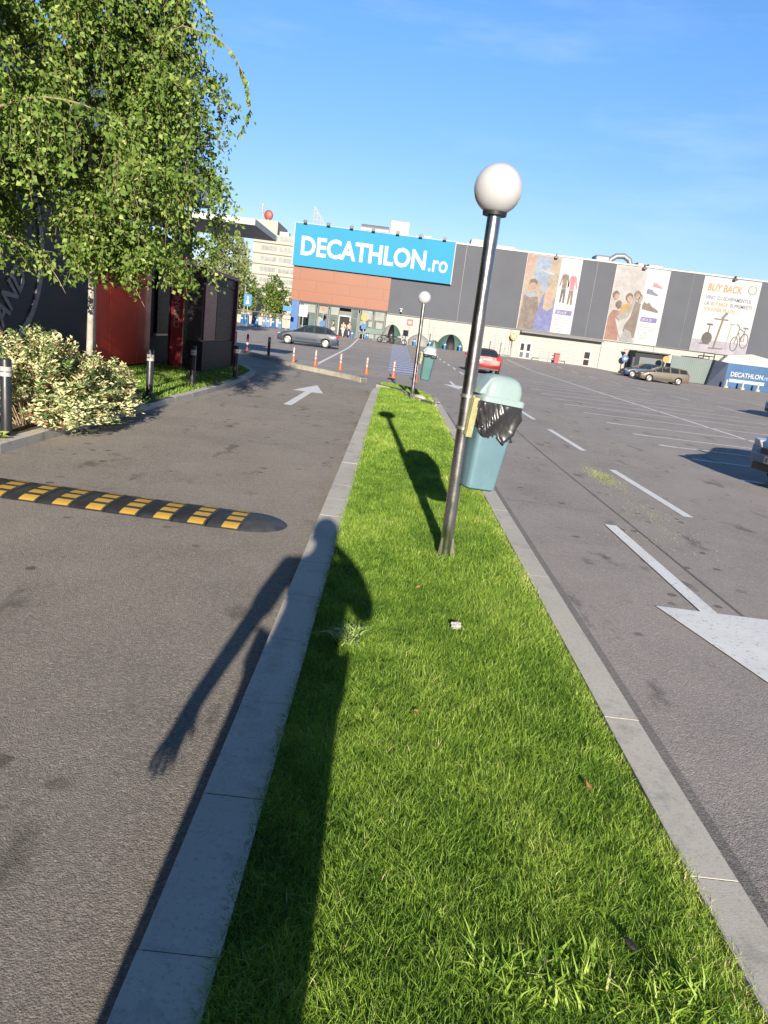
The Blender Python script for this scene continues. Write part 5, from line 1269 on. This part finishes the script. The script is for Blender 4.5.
# ------------------------------------------------------------------ cars
def car(label, loc, rz, col, st_tab, group=None, wheel=0.315, axle=(1.35, -1.32), W2=0.86, plate_txt=None, hl_y=0.60, facing=None):
    o = thing('parked_car' if facing is None else 'moving_car', label, 'car', loc, rz, group)
    cname = 'paint_%d_%d_%d' % tuple(int(c_ * 255) for c_ in col)
    m_p = M(cname, col, 0.45, metal=0.0, var=0.05, scale=1.0, coat=0.10)
    rings = []
    for (x, zb, zbelt, zr, wb, wr) in st_tab:
        rings.append([(x, 0, zb), (x, wb * 0.86, zb), (x, wb * 0.965, zb + 0.10), (x, wb, zb + (zbelt - zb) * 0.55), (x, wb * 0.985, zbelt - 0.03), (x, wb * 0.955, zbelt), (x, wr, max(zbelt + 0.012, zr - 0.05)), (x, wr * 0.80, zr), (x, 0, zr + 0.025)])
    nr = 9; vs_ = []; fs_ = []; full = []
    for r_ in rings:
        f = [p for p in r_] + [(p[0], -p[1], p[2]) for p in r_[-2:0:-1]]
        full.append(f); vs_ += f
    m_ = len(full[0])
    for i in range(len(full) - 1):
        for k in range(m_): fs_.append((i * m_ + k, i * m_ + (k + 1) % m_, (i + 1) * m_ + (k + 1) % m_, (i + 1) * m_ + k))
    fs_.append(tuple(range(m_))); fs_.append(tuple((len(full) - 1) * m_ + k for k in range(m_))[::-1])
    me = bpy.data.meshes.new('body'); me.from_pydata(vs_, [], fs_); 
    bm_ = bmesh.new(); bm_.from_mesh(me); bmesh.ops.recalc_face_normals(bm_, faces=bm_.faces); bm_.to_mesh(me); bm_.free()
    body = link_mesh('body', me, m_p, o)
    # wheel openings
    cut = MB()
    for ax in axle:
        for s in (1, -1): cut.tube([(ax, s * (W2 - 0.24), wheel), (ax, s * (W2 + 0.3), wheel)], wheel + 0.055, 28)
    c_ = cut.build('cutter', m_blackpl, o)
    bm_ = bmesh.new(); bm_.from_mesh(c_.data); bmesh.ops.recalc_face_normals(bm_, faces=bm_.faces); bm_.to_mesh(c_.data); bm_.free()
    md = body.modifiers.new('cut', 'BOOLEAN'); md.object = c_; md.operation = 'DIFFERENCE'; md.solver = 'EXACT'
    bake(body); bpy.data.objects.remove(c_)
    if len(body.data.materials) == 0: body.data.materials.append(m_p)
    for p_ in body.data.polygons: p_.use_smooth = True
    body.data.set_sharp_from_angle(angle=R(38))
    # glazing from the loft's own faces, lifted a few millimetres
    ii = {k: i for i, k in enumerate([round(s_[0], 3) for s_ in st_tab])}
    def patch(name, quads, off=0.006, mat=m_carglass, shrink=0.0, par=o):
        b = MB()
        for q in quads:
            P = [Vector(v) for v in q]; nn = (P[2] - P[0]).cross(P[3] - P[1]).normalized(); ctr = sum(P, Vector()) / 4
            if nn.dot(ctr - Vector((0, 0, 0.6))) < 0: nn = -nn
            b.add([p + nn * off + (ctr - p) * shrink for p in P], [(0, 1, 2, 3)])
        return b.build(name, mat, par)
    ws0, ws1, bp0, bp1, cp0, cp1, rw0, rw1 = car_idx
    F_ = full; mm = m_
    def Q(i, j, k): k2 = (k + 1) % mm; return [F_[i][k], F_[i][k2], F_[j][k2], F_[j][k]]
    patch('windscreen', [Q(ws0, ws1, k) for k in (6, 7, 8, 9)], 0.008)
    patch('rear_window', [Q(rw0, rw1, k) for k in (6, 7, 8, 9)], 0.008)
    for side in (5, 10):
        patch('side_window', [Q(ws1, bp0, side)], 0.006, shrink=0.06); patch('side_window', [Q(bp1, cp0, side)], 0.006, shrink=0.06); patch('side_window', [Q(cp1, rw0, side)], 0.006, shrink=0.12)
        # front quarter light
        A, B, C_ = Vector(F_[ws1][side]), Vector(F_[ws1][side + 1]), Vector(F_[ws0][side] if side == 5 else F_[ws0][side + 1])
        if side == 10: A, B = Vector(F_[ws1][11]), Vector(F_[ws1][10])
        ctr = (A + B + C_) / 3; sgn = 1 if side == 5 else -1
        MB().add([p * 1.0 + Vector((0, 0.008 * sgn, 0.003)) + (ctr - p) * 0.12 for p in (A, B, C_)], [(0, 1, 2)]).build('quarter_light', m_carglass, o)
    for ax in axle:
        for s in (1, -1):
            y0 = s * (W2 - 0.19); y1_ = s * (W2 - 0.005)
            b = MB(); b.tube([(ax, y0, wheel), (ax, y0 + s * 0.03, wheel), (ax, y1_ - s * 0.03, wheel), (ax, y1_, wheel)], [wheel - 0.03, wheel, wheel, wheel - 0.035], 28); wh = b.build('wheel', m_tyre, o, autos=40)
            b = MB(); b.lathe([(0.21, 0.0), (0.215, 0.012), (0.19, 0.016), (0.17, 0.004), (0.06, 0.004), (0.05, 0.02), (0.0, 0.022)], 20)
            for k in range(5):
                m4 = Matrix.Rotation(2 * math.pi * k / 5, 4, 'Z'); b.box(0.04, 0.185, -0.035, 0.035, 0.006, 0.018, m4)
            m4 = Matrix.Translation((ax, y1_, wheel)) @ Matrix.Rotation(-s * math.pi / 2, 4, 'X'); b.v = [tuple(m4 @ Vector(v)) for v in b.v]
            b.build('rim', m_rim, wh, autos=35)
    xf = st_tab[0][0]; xr = st_tab[-1][0]
    zf = st_tab[1][2]; zrb = st_tab[-2][2]
    for s in (1, -1):
        b = MB(); b.prism([(s * 0.40, zf - 0.05), (s * 0.72, zf - 0.01), (s * 0.74, zf + 0.10), (s * 0.56, zf + 0.08)][::s], xf - 0.33, xf - 0.015 + 0.0, 'x'); b.v = [(v[0] - (0.17 * (abs(v[1]) - 0.4)), v[1], v[2]) for v in b.v]; b.build('headlight', m_headl, o, bevel=0.015)
        b = MB(); b.box(xr - 0.012, xr + 0.16, min(s * 0.50, s * 0.76), max(s * 0.50, s * 0.76), zrb - 0.10, zrb + 0.12); b.build('taillight', m_taill, o, bevel=0.02)
        b = MB(); b.ell((st_tab[ws0][0] - 0.12, s * (W2 + 0.07), st_tab[ws0][2] + 0.07), (0.06, 0.10, 0.07), 10, 6); b.build('wing_mirror', m_p, o, smooth=True)
    MB().box(xf - 0.2, xf + 0.012, -0.42, 0.42, zf - 0.12, zf - 0.02).build('grille', m_blackpl, o, bevel=0.015)
    MB().box(xf - 0.2, xf + 0.012, -0.55, 0.55, 0.26, 0.38).build('air_intake', m_blackpl, o, bevel=0.015)
    pf = MB().box(xf + 0.013, xf + 0.028, -0.26, 0.26, zf - 0.25, zf - 0.14).build('number_plate', m_plate, o)
    pr = MB().box(xr - 0.028, xr - 0.013, -0.26, 0.26, zrb - 0.16, zrb - 0.05).build('number_plate', m_plate, o)
    MB().box(xr - 0.02, xr + 0.1, -0.68, 0.68, 0.24, 0.34).build('rear_skirt', m_blackpl, o, bevel=0.01)
    for s in (1, -1): MB().box(-1.0, 1.0, min(s * W2, s * (W2 + 0.012)), max(s * W2, s * (W2 + 0.012)), 0.33, 0.40).build('side_strip', m_blackpl, o)
    return o
hatch = [(2.13, 0.34, 0.52, 0.56, 0.60, 0.54), (2.06, 0.24, 0.64, 0.69, 0.74, 0.66), (1.78, 0.20, 0.76, 0.81, 0.85, 0.72), (1.05, 0.19, 0.90, 0.94, 0.87, 0.76), (0.22, 0.19, 0.95, 1.37, 0.875, 0.60), (-0.10, 0.19, 0.955, 1.43, 0.875, 0.60), (-0.42, 0.19, 0.96, 1.445, 0.875, 0.60), (-0.50, 0.19, 0.96, 1.445, 0.875, 0.60), (-1.20, 0.19, 0.98, 1.40, 0.87, 0.585), (-1.28, 0.19, 0.98, 1.39, 0.87, 0.58), (-1.66, 0.22, 0.99, 1.27, 0.86, 0.56), (-2.02, 0.25, 0.97, 1.01, 0.83, 0.70), (-2.12, 0.28, 0.82, 0.86, 0.80, 0.70), (-2.15, 0.34, 0.55, 0.60, 0.72, 0.62)]
estate = [(2.20, 0.34, 0.52, 0.56, 0.60, 0.54), (2.12, 0.24, 0.66, 0.71, 0.74, 0.66), (1.82, 0.20, 0.78, 0.83, 0.85, 0.72), (1.10, 0.19, 0.92, 0.96, 0.87, 0.76), (0.26, 0.19, 0.96, 1.40, 0.875, 0.61), (-0.10, 0.19, 0.965, 1.455, 0.875, 0.61), (-0.42, 0.19, 0.97, 1.47, 0.875, 0.61), (-0.50, 0.19, 0.97, 1.47, 0.875, 0.61), (-1.25, 0.19, 0.99, 1.44, 0.87, 0.60), (-1.33, 0.19, 0.99, 1.435, 0.87, 0.60), (-2.02, 0.22, 1.0, 1.36, 0.86, 0.59), (-2.22, 0.25, 0.98, 1.02, 0.83, 0.70), (-2.28, 0.28, 0.82, 0.86, 0.80, 0.70), (-2.31, 0.34, 0.55, 0.60, 0.72, 0.62)]
saloon = [(2.2, 0.34, 0.52, 0.56, 0.60, 0.54), (2.12, 0.24, 0.64, 0.69, 0.74, 0.66), (1.82, 0.20, 0.74, 0.79, 0.84, 0.72), (1.05, 0.19, 0.88, 0.92, 0.86, 0.76), (0.25, 0.19, 0.93, 1.33, 0.865, 0.60), (-0.10, 0.19, 0.935, 1.38, 0.865, 0.60), (-0.40, 0.19, 0.94, 1.39, 0.865, 0.60), (-0.48, 0.19, 0.94, 1.39, 0.865, 0.60), (-0.95, 0.19, 0.95, 1.36, 0.86, 0.59), (-1.02, 0.19, 0.95, 1.35, 0.86, 0.59), (-1.12, 0.20, 0.95, 1.32, 0.86, 0.585), (-1.72, 0.22, 0.96, 1.0, 0.84, 0.70), (-2.12, 0.27, 0.92, 0.96, 0.81, 0.70), (-2.2, 0.34, 0.55, 0.62, 0.72, 0.62)]
car_idx = (3, 4, 6, 7, 8, 9, 10, 11)
car('dark grey five-door hatchback facing left in front of the store entrance', (-6.17, 52.1, gz(-6, 52) + 0.004), R(180), (0.036, 0.046, 0.070), hatch)
car('red saloon seen from behind on the lane past the lamp post', (5.32, 43.2, 0.004), R(90), (0.20, 0.008, 0.010), saloon)
car('bronze beige estate car facing left in front of the loading bay', (24.55, 66.4, gz(24.5, 66) + 0.004), R(181), (0.115, 0.094, 0.076), estate)
car('dark blue hatchback half hidden behind the bronze estate', (24.55, 71.2, gz(24.5, 71) + 0.004), R(181), (0.022, 0.045, 0.10), hatch)
rc = car('pale blue-grey car cut off by the right edge, its plate towards the lane', (8.18, 11.25, 0.004), R(189), (0.10, 0.165, 0.275), hatch)
text_mesh('plate_lettering', 'B 15 AND', 0.08, m_blacktrim, [c_ for c_ in rc.children if c_.name.startswith('number_plate')][0], (2.1595, -0.22, 0.41), (R(90), 0, R(90)), width=0.44, height=0.07, ext=0.0005)
car('light blue car barely peeking in at the right edge, behind the nearer one', (19.05, 31.9, 0.004), R(180), (0.13, 0.20, 0.29), hatch)

# ------------------------------------------------------------------ motorbikes
def motorbike(label, loc, rz, col):
    o = thing('motorbike', label, 'motorbike', loc, rz, group='motorbikes parked by the tents')
    for x in (-0.68, 0.70):
        b = MB(); n = 20; vs_ = []; fs_ = []
        for k in range(n):
            a = 2 * math.pi * k / n
            for j in range(8):
                e = 2 * math.pi * j / 8; r_ = 0.27 + 0.055 * math.cos(e); vs_.append((x + r_ * math.cos(a), 0.06 * math.sin(e), 0.32 + r_ * math.sin(a)))
        for k in range(n):
            for j in range(8): fs_.append((k * 8 + j, k * 8 + (j + 1) % 8, ((k + 1) % n) * 8 + (j + 1) % 8, ((k + 1) % n) * 8 + j))
        b.add(vs_, fs_); b.build('wheel', m_tyre, o, smooth=True)
    b = MB(); b.tube([(0.70, 0, 0.32), (0.45, 0, 0.95)], 0.045, 8); b.tube([(0.45, 0, 0.85), (0.0, 0, 0.62), (-0.68, 0, 0.32)], 0.06, 8); b.box(-0.2, 0.25, -0.14, 0.14, 0.25, 0.58); b.build('frame', m_frame, o, autos=40)
    MB().ell((0.12, 0, 0.80), (0.30, 0.16, 0.14), 14, 8).build('fuel_tank', M('bike_' + label[:5], col, 0.3, coat=0.5), o, smooth=True)
    MB().box(-0.75, -0.1, -0.13, 0.13, 0.74, 0.84).build('seat', m_blackpl, o, bevel=0.04)
    b = MB(); b.tube([(0.45, -0.36, 1.08), (0.46, 0, 0.98), (0.45, 0.36, 1.08)], 0.022, 8); b.build('handlebar', m_blackpl, o, autos=40)
    MB().ell((0.55, 0, 0.92), (0.09, 0.1, 0.1), 10, 6).build('headlight', m_headl, o, smooth=True)
    return o
motorbike('black motorbike with dark tank, left of the parked pair by the entrance', (-1.0, 80, gz(-1, 80)), R(15), (0.02, 0.02, 0.02))
motorbike('grey motorbike with pale tank, right of the parked pair', (0.35, 80.4, gz(0, 80)), R(-20), (0.3, 0.3, 0.32))

# ------------------------------------------------------------------ people
def skin_mesh(name, joints, edges, mat, parent, sub=2, root=0):
    me = bpy.data.meshes.new(name); me.from_pydata([j[0] for j in joints], edges, []); me.update()
    o = link_mesh(name, me, None, parent)
    md = o.modifiers.new('skin', 'SKIN'); md.use_smooth_shade = True
    ss = o.modifiers.new('sub', 'SUBSURF'); ss.levels = sub; ss.render_levels = sub
    lay = me.skin_vertices[0].data
    for i, j in enumerate(joints):
        r_ = j[1]; lay[i].radius = r_ if hasattr(r_, '__len__') else (r_, r_); lay[i].use_root = (i == root)
    bake(o)
    o.data.materials.clear(); o.data.materials.append(mat)
    for p_ in o.data.polygons: p_.use_smooth = True
    return o
def walker(label, loc, rz, top, legs, stride=0.22, s=1.0):
    o = thing('person', label, 'person', loc, rz); o.scale = (s, s, s)
    J = [((0, 0, 0.95), (0.15, 0.11)), ((0, 0, 1.15), (0.13, 0.10)), ((0.01, 0, 1.36), (0.17, 0.11)), ((0.02, 0, 1.48), 0.06), ((0.03, 0, 1.58), 0.085), ((0.035, 0, 1.68), 0.08),
         ((0.0, 0.10, 0.90), 0.09), ((stride, 0.10, 0.50), 0.062), ((stride * 0.9, 0.10, 0.09), 0.045), ((stride * 0.9 + 0.16, 0.11, 0.04), 0.035),
         ((0.0, -0.10, 0.90), 0.09), ((-stride * 0.3, -0.10, 0.50), 0.062), ((-stride * 1.6, -0.10, 0.12), 0.045), ((-stride * 1.6 + 0.14, -0.11, 0.045), 0.035),
         ((0.0, 0.20, 1.38), 0.055), ((-0.05, 0.25, 1.12), 0.042), ((0.10, 0.25, 0.90), 0.032), ((0.14, 0.25, 0.80), 0.034),
         ((0.0, -0.20, 1.38), 0.055), ((0.0, -0.25, 1.12), 0.042), ((0.14, -0.24, 0.92), 0.032), ((0.18, -0.24, 0.83), 0.034)]
    E = [(0, 1), (1, 2), (2, 3), (3, 4), (4, 5), (0, 6), (6, 7), (7, 8), (8, 9), (0, 10), (10, 11), (11, 12), (12, 13), (2, 14), (14, 15), (15, 16), (16, 17), (2, 18), (18, 19), (19, 20), (20, 21)]
    skin_mesh('body', J, E, m_skin, o, 1)
    g = 0.018
    def grow(r_): return tuple(x + g for x in r_) if hasattr(r_, '__len__') else r_ + g
    ti = [0, 1, 2, 14, 15, 18, 19]; mp_ = {k: i for i, k in enumerate(ti)}
    skin_mesh('shirt', [(J[k][0], grow(J[k][1])) for k in ti], [(mp_[a], mp_[b_]) for a, b_ in E if a in mp_ and b_ in mp_], M('cloth_%.2f_%.2f_%.2f' % top, top, 0.8), o, 1)
    ti = [0, 6, 7, 8, 10, 11, 12]; mp_ = {k: i for i, k in enumerate(ti)}
    skin_mesh('trousers', [(J[k][0] if k else (0, 0, 0.93), grow(J[k][1])) for k in ti], [(mp_[a], mp_[b_]) for a, b_ in E if a in mp_ and b_ in mp_], M('cloth_%.2f_%.2f_%.2f' % legs, legs, 0.8), o, 1)
    MB().ell((0.01, 0, 1.69), (0.105, 0.10, 0.11), 12, 8).build('hair', m_hair, o, smooth=True)
    return o
walker('shopper in black top and white trousers behind the grey hatchback', (-6.75, 78.5, gz(-7, 78)), R(200), (0.03, 0.03, 0.035), (0.62, 0.60, 0.57))
walker('shopper in pale top and white trousers walking out of the entrance', (-5.95, 82.5, gz(-6, 82)), R(250), (0.55, 0.42, 0.36), (0.60, 0.59, 0.58))
walker('shopper in tan top and dark blue trousers beside the entrance door', (-5.35, 82.8, gz(-5, 82)), R(300), (0.48, 0.33, 0.25), (0.05, 0.06, 0.13))
walker('distant person dressed in black among the blue barriers', (-18.6, 108, gz(-18, 108)), R(270), (0.02, 0.02, 0.025), (0.03, 0.03, 0.035))
walker('distant person in dark red top left of the black-clad one', (-20.0, 109, gz(-20, 108)), R(240), (0.16, 0.04, 0.05), (0.05, 0.05, 0.07))

# the photographer, standing just behind the camera
ph = thing('person', 'photographer whose long shadow lies over the kerb and lawn', 'person', (0, 0, 0))
z0 = 0.10
hx, hy = -0.005, -0.30
def leanx(z): return -0.27 * max(0.0, 1 - z / 1.45)
J = [((hx, hy, 0.98 + z0), (0.20, 0.14)), ((hx, hy, 1.20 + z0), (0.235, 0.14)), ((hx, hy, 1.38 + z0), (0.225, 0.13)), ((hx, hy + 0.01, 1.50 + z0), 0.065), ((hx, hy + 0.01, 1.60 + z0), (0.082, 0.095)), ((hx, hy + 0.01, 1.70 + z0), (0.078, 0.09)),
     ((hx - 0.10, hy, 0.90 + z0), 0.125), ((hx - 0.105, hy + 0.02, 0.50 + z0), 0.115), ((hx - 0.11, hy, 0.09 + z0), 0.10), ((hx - 0.11, hy + 0.17, 0.035 + z0), 0.036),
     ((hx + 0.10, hy, 0.90 + z0), 0.125), ((hx + 0.105, hy + 0.02, 0.50 + z0), 0.115), ((hx + 0.11, hy, 0.09 + z0), 0.10), ((hx + 0.11, hy + 0.17, 0.035 + z0), 0.036),
     ((hx - 0.215, hy, 1.40 + z0), 0.068), ((hx - 0.35, hy, 1.10 + z0), 0.056), ((hx - 0.465, hy + 0.04, 0.84 + z0), 0.040), ((hx - 0.495, hy + 0.06, 0.76 + z0), 0.044),
     ((hx + 0.215, hy, 1.40 + z0), 0.062), ((hx + 0.315, hy + 0.05, 1.18 + z0), 0.060), ((hx + 0.20, hy + 0.20, 1.38 + z0), 0.046), ((hx + 0.09, hy + 0.235, 1.50 + z0), 0.042)]
E = [(0, 1), (1, 2), (2, 3), (3, 4), (4, 5), (0, 6), (6, 7), (7, 8), (8, 9), (0, 10), (10, 11), (11, 12), (12, 13), (2, 14), (14, 15), (15, 16), (16, 17), (2, 18), (18, 19), (19, 20), (20, 21)]
J = [((p_[0] + (leanx(p_[2]) if i not in (14, 15, 16, 17) else -0.02), p_[1], p_[2]), r_) for i, (p_, r_) in enumerate(J)]
# fingers of the hanging hand, curled forward; and of the hand at the phone
hand = Vector(J[17][0])
for k, (dx, ln) in enumerate([(-0.027, 0.085), (-0.009, 0.098), (0.010, 0.092), (0.027, 0.072)]):
    a = hand + Vector((dx, 0.0, -0.035)); b_ = a + Vector((dx * 0.35 - 0.012, 0.012, -ln * 0.5)); c_ = b_ + Vector((0.004, 0.03, -ln * 0.45))
    i0 = len(J); J += [(tuple(a), 0.0125), (tuple(b_), 0.011), (tuple(c_), 0.009)]; E += [(17, i0), (i0, i0 + 1), (i0 + 1, i0 + 2)]
a = hand + Vector((0.045, 0.02, 0.0)); i0 = len(J); J += [(tuple(a), 0.012), (tuple(a + Vector((0.018, 0.02, -0.045))), 0.009)]; E += [(17, i0), (i0, i0 + 1)]
hand = Vector(J[21][0])
for k in range(4):
    a = hand + Vector((-0.02, -0.012, -0.03 + 0.022 * k)); b_ = a + Vector((-0.04, 0.004, 0.008)); c_ = b_ + Vector((-0.03, 0.018, 0.004))
    i0 = len(J); J += [(tuple(a), 0.0105), (tuple(b_), 0.009), (tuple(c_), 0.007)]; E += [(21, i0), (i0, i0 + 1), (i0 + 1, i0 + 2)]
skin_mesh('body', J, E, m_skin, ph, 1)
def grow2(r_, g=0.022): return tuple(x + g for x in r_) if hasattr(r_, '__len__') else r_ + g
ti = [0, 1, 2, 14, 15, 18, 19]; mp_ = {k: i for i, k in enumerate(ti)}
skin_mesh('shirt', [(J[k][0], grow2(J[k][1])) for k in ti], [(mp_[a], mp_[b_]) for a, b_ in E if a in mp_ and b_ in mp_], M('photographer_shirt', (0.15, 0.17, 0.22), 0.85), ph, 1)
ti = [0, 6, 7, 8, 10, 11, 12]; mp_ = {k: i for i, k in enumerate(ti)}
skin_mesh('trousers', [(J[k][0] if k else (hx + leanx(0.95 + z0), hy, 0.95 + z0), grow2(J[k][1], 0.03)) for k in ti], [(mp_[a], mp_[b_]) for a, b_ in E if a in mp_ and b_ in mp_], M('photographer_trousers', (0.05, 0.06, 0.09), 0.85), ph, 1)
MB().ell((hx, hy - 0.01, 1.69 + z0), (0.108, 0.118, 0.115), 14, 10).build('hair', m_hair, ph, smooth=True)
b = MB(); b.ell((hx, hy + 0.108, 1.63 + z0), (0.014, 0.022, 0.02), 8, 6); b.build('nose', m_skin, ph, smooth=True)
for s in (-1, 1): MB().ell((hx + s * 0.092, hy, 1.63 + z0), (0.012, 0.022, 0.034), 8, 6).build('ear', m_skin, ph, smooth=True)
for s in (-1, 1): MB().ell((hx + s * 0.034, hy + 0.094, 1.665 + z0), (0.014, 0.010, 0.010), 8, 6).build('eye', m_letterw, ph, smooth=True)
MB().ell((hx, hy + 0.098, 1.575 + z0), (0.026, 0.010, 0.008), 8, 6).build('mouth', M('lips', (0.40, 0.16, 0.14), 0.5), ph, smooth=True)
fo = MB().box(-0.037, 0.037, -0.010, -0.002, -0.118, 0.035).build('phone', m_blackpl, bevel=0.003); fo.location = (0.01, -0.030, 1.69); fo.rotation_euler = (R(-14), R(7), 0)
tag(fo, 'slim black phone held up in the photographer\'s right hand', 'phone')

# ------------------------------------------------------------------ far office block
ob = thing('office_block', 'pale cream multi-storey block with a red dish on its roof', 'building', (0, 0, 0))
m_block = M('pale_block', (0.36, 0.345, 0.3), 0.8, var=0.06, scale=0.15); m_blockw = M('block_glazing', (0.19, 0.2, 0.21), 0.3, var=0.3, scale=0.5); m_ledge = M('block_ledge', (0.17, 0.16, 0.145), 0.8)
MB().box(-38.3, -32.6, 190, 206, 0, 24.9).build('tower', m_block, ob)
MB().box(-38.2, -18, 189.2, 205, 0, 21.6).build('main_wall', m_block, ob)
for k in range(8):
    z = 2.4 + 2.55 * k
    MB().box(-38.4, -17.8, 188.9, 189.19, z - 0.85, z - 0.72).build('ledge', m_ledge, ob)
    for x0 in range(4):
        xa = -36.2 + 4.6 * x0; f_ = MB().box(xa, xa + 3.9, 189.1, 189.19, z + 0.1, z + 1.15).build('window', m_blockw, ob)
        b = MB()
        for q in range(1, 4): b.box(xa + q * 0.98 - 0.05, xa + q * 0.98 + 0.05, 189.05, 189.095, z + 0.1, z + 1.15)
        b.build('mullion', m_block, f_)
b = MB(); b.prism([(190.5, 0), (190.9, 0), (191.2, 0.3), (190.3, 0.3)], -0.3, 0.3, 'x')
b = MB()
for i in range(1): b.ell((-35.3, 191, 26.2), (1.15, 0.35, 1.25), 18, 10)
b.build('dish', M('dish_red', (0.24, 0.05, 0.032), 0.5), ob, smooth=True)
b = MB(); b.tube([(-36.9, 191, 24.9), (-36.9, 191, 26.6)], 0.12, 8); b.tube([(-35.3, 191, 24.9), (-35.3, 191, 25.2)], 0.3, 8); b.tube([(-34.3, 191, 24.9), (-34.3, 191, 29.5)], 0.05, 6); b.build('mast', m_post, ob, autos=40)
MB().tube([(-36.9, 191, 26.6), (-36.9, 191, 28.8)], 0.28, 10).build('antenna', m_cap, ob, autos=40)
MB().box(-32.0, -29.6, 190, 192, 21.6, 22.6).build('roof_unit', m_duct, ob)
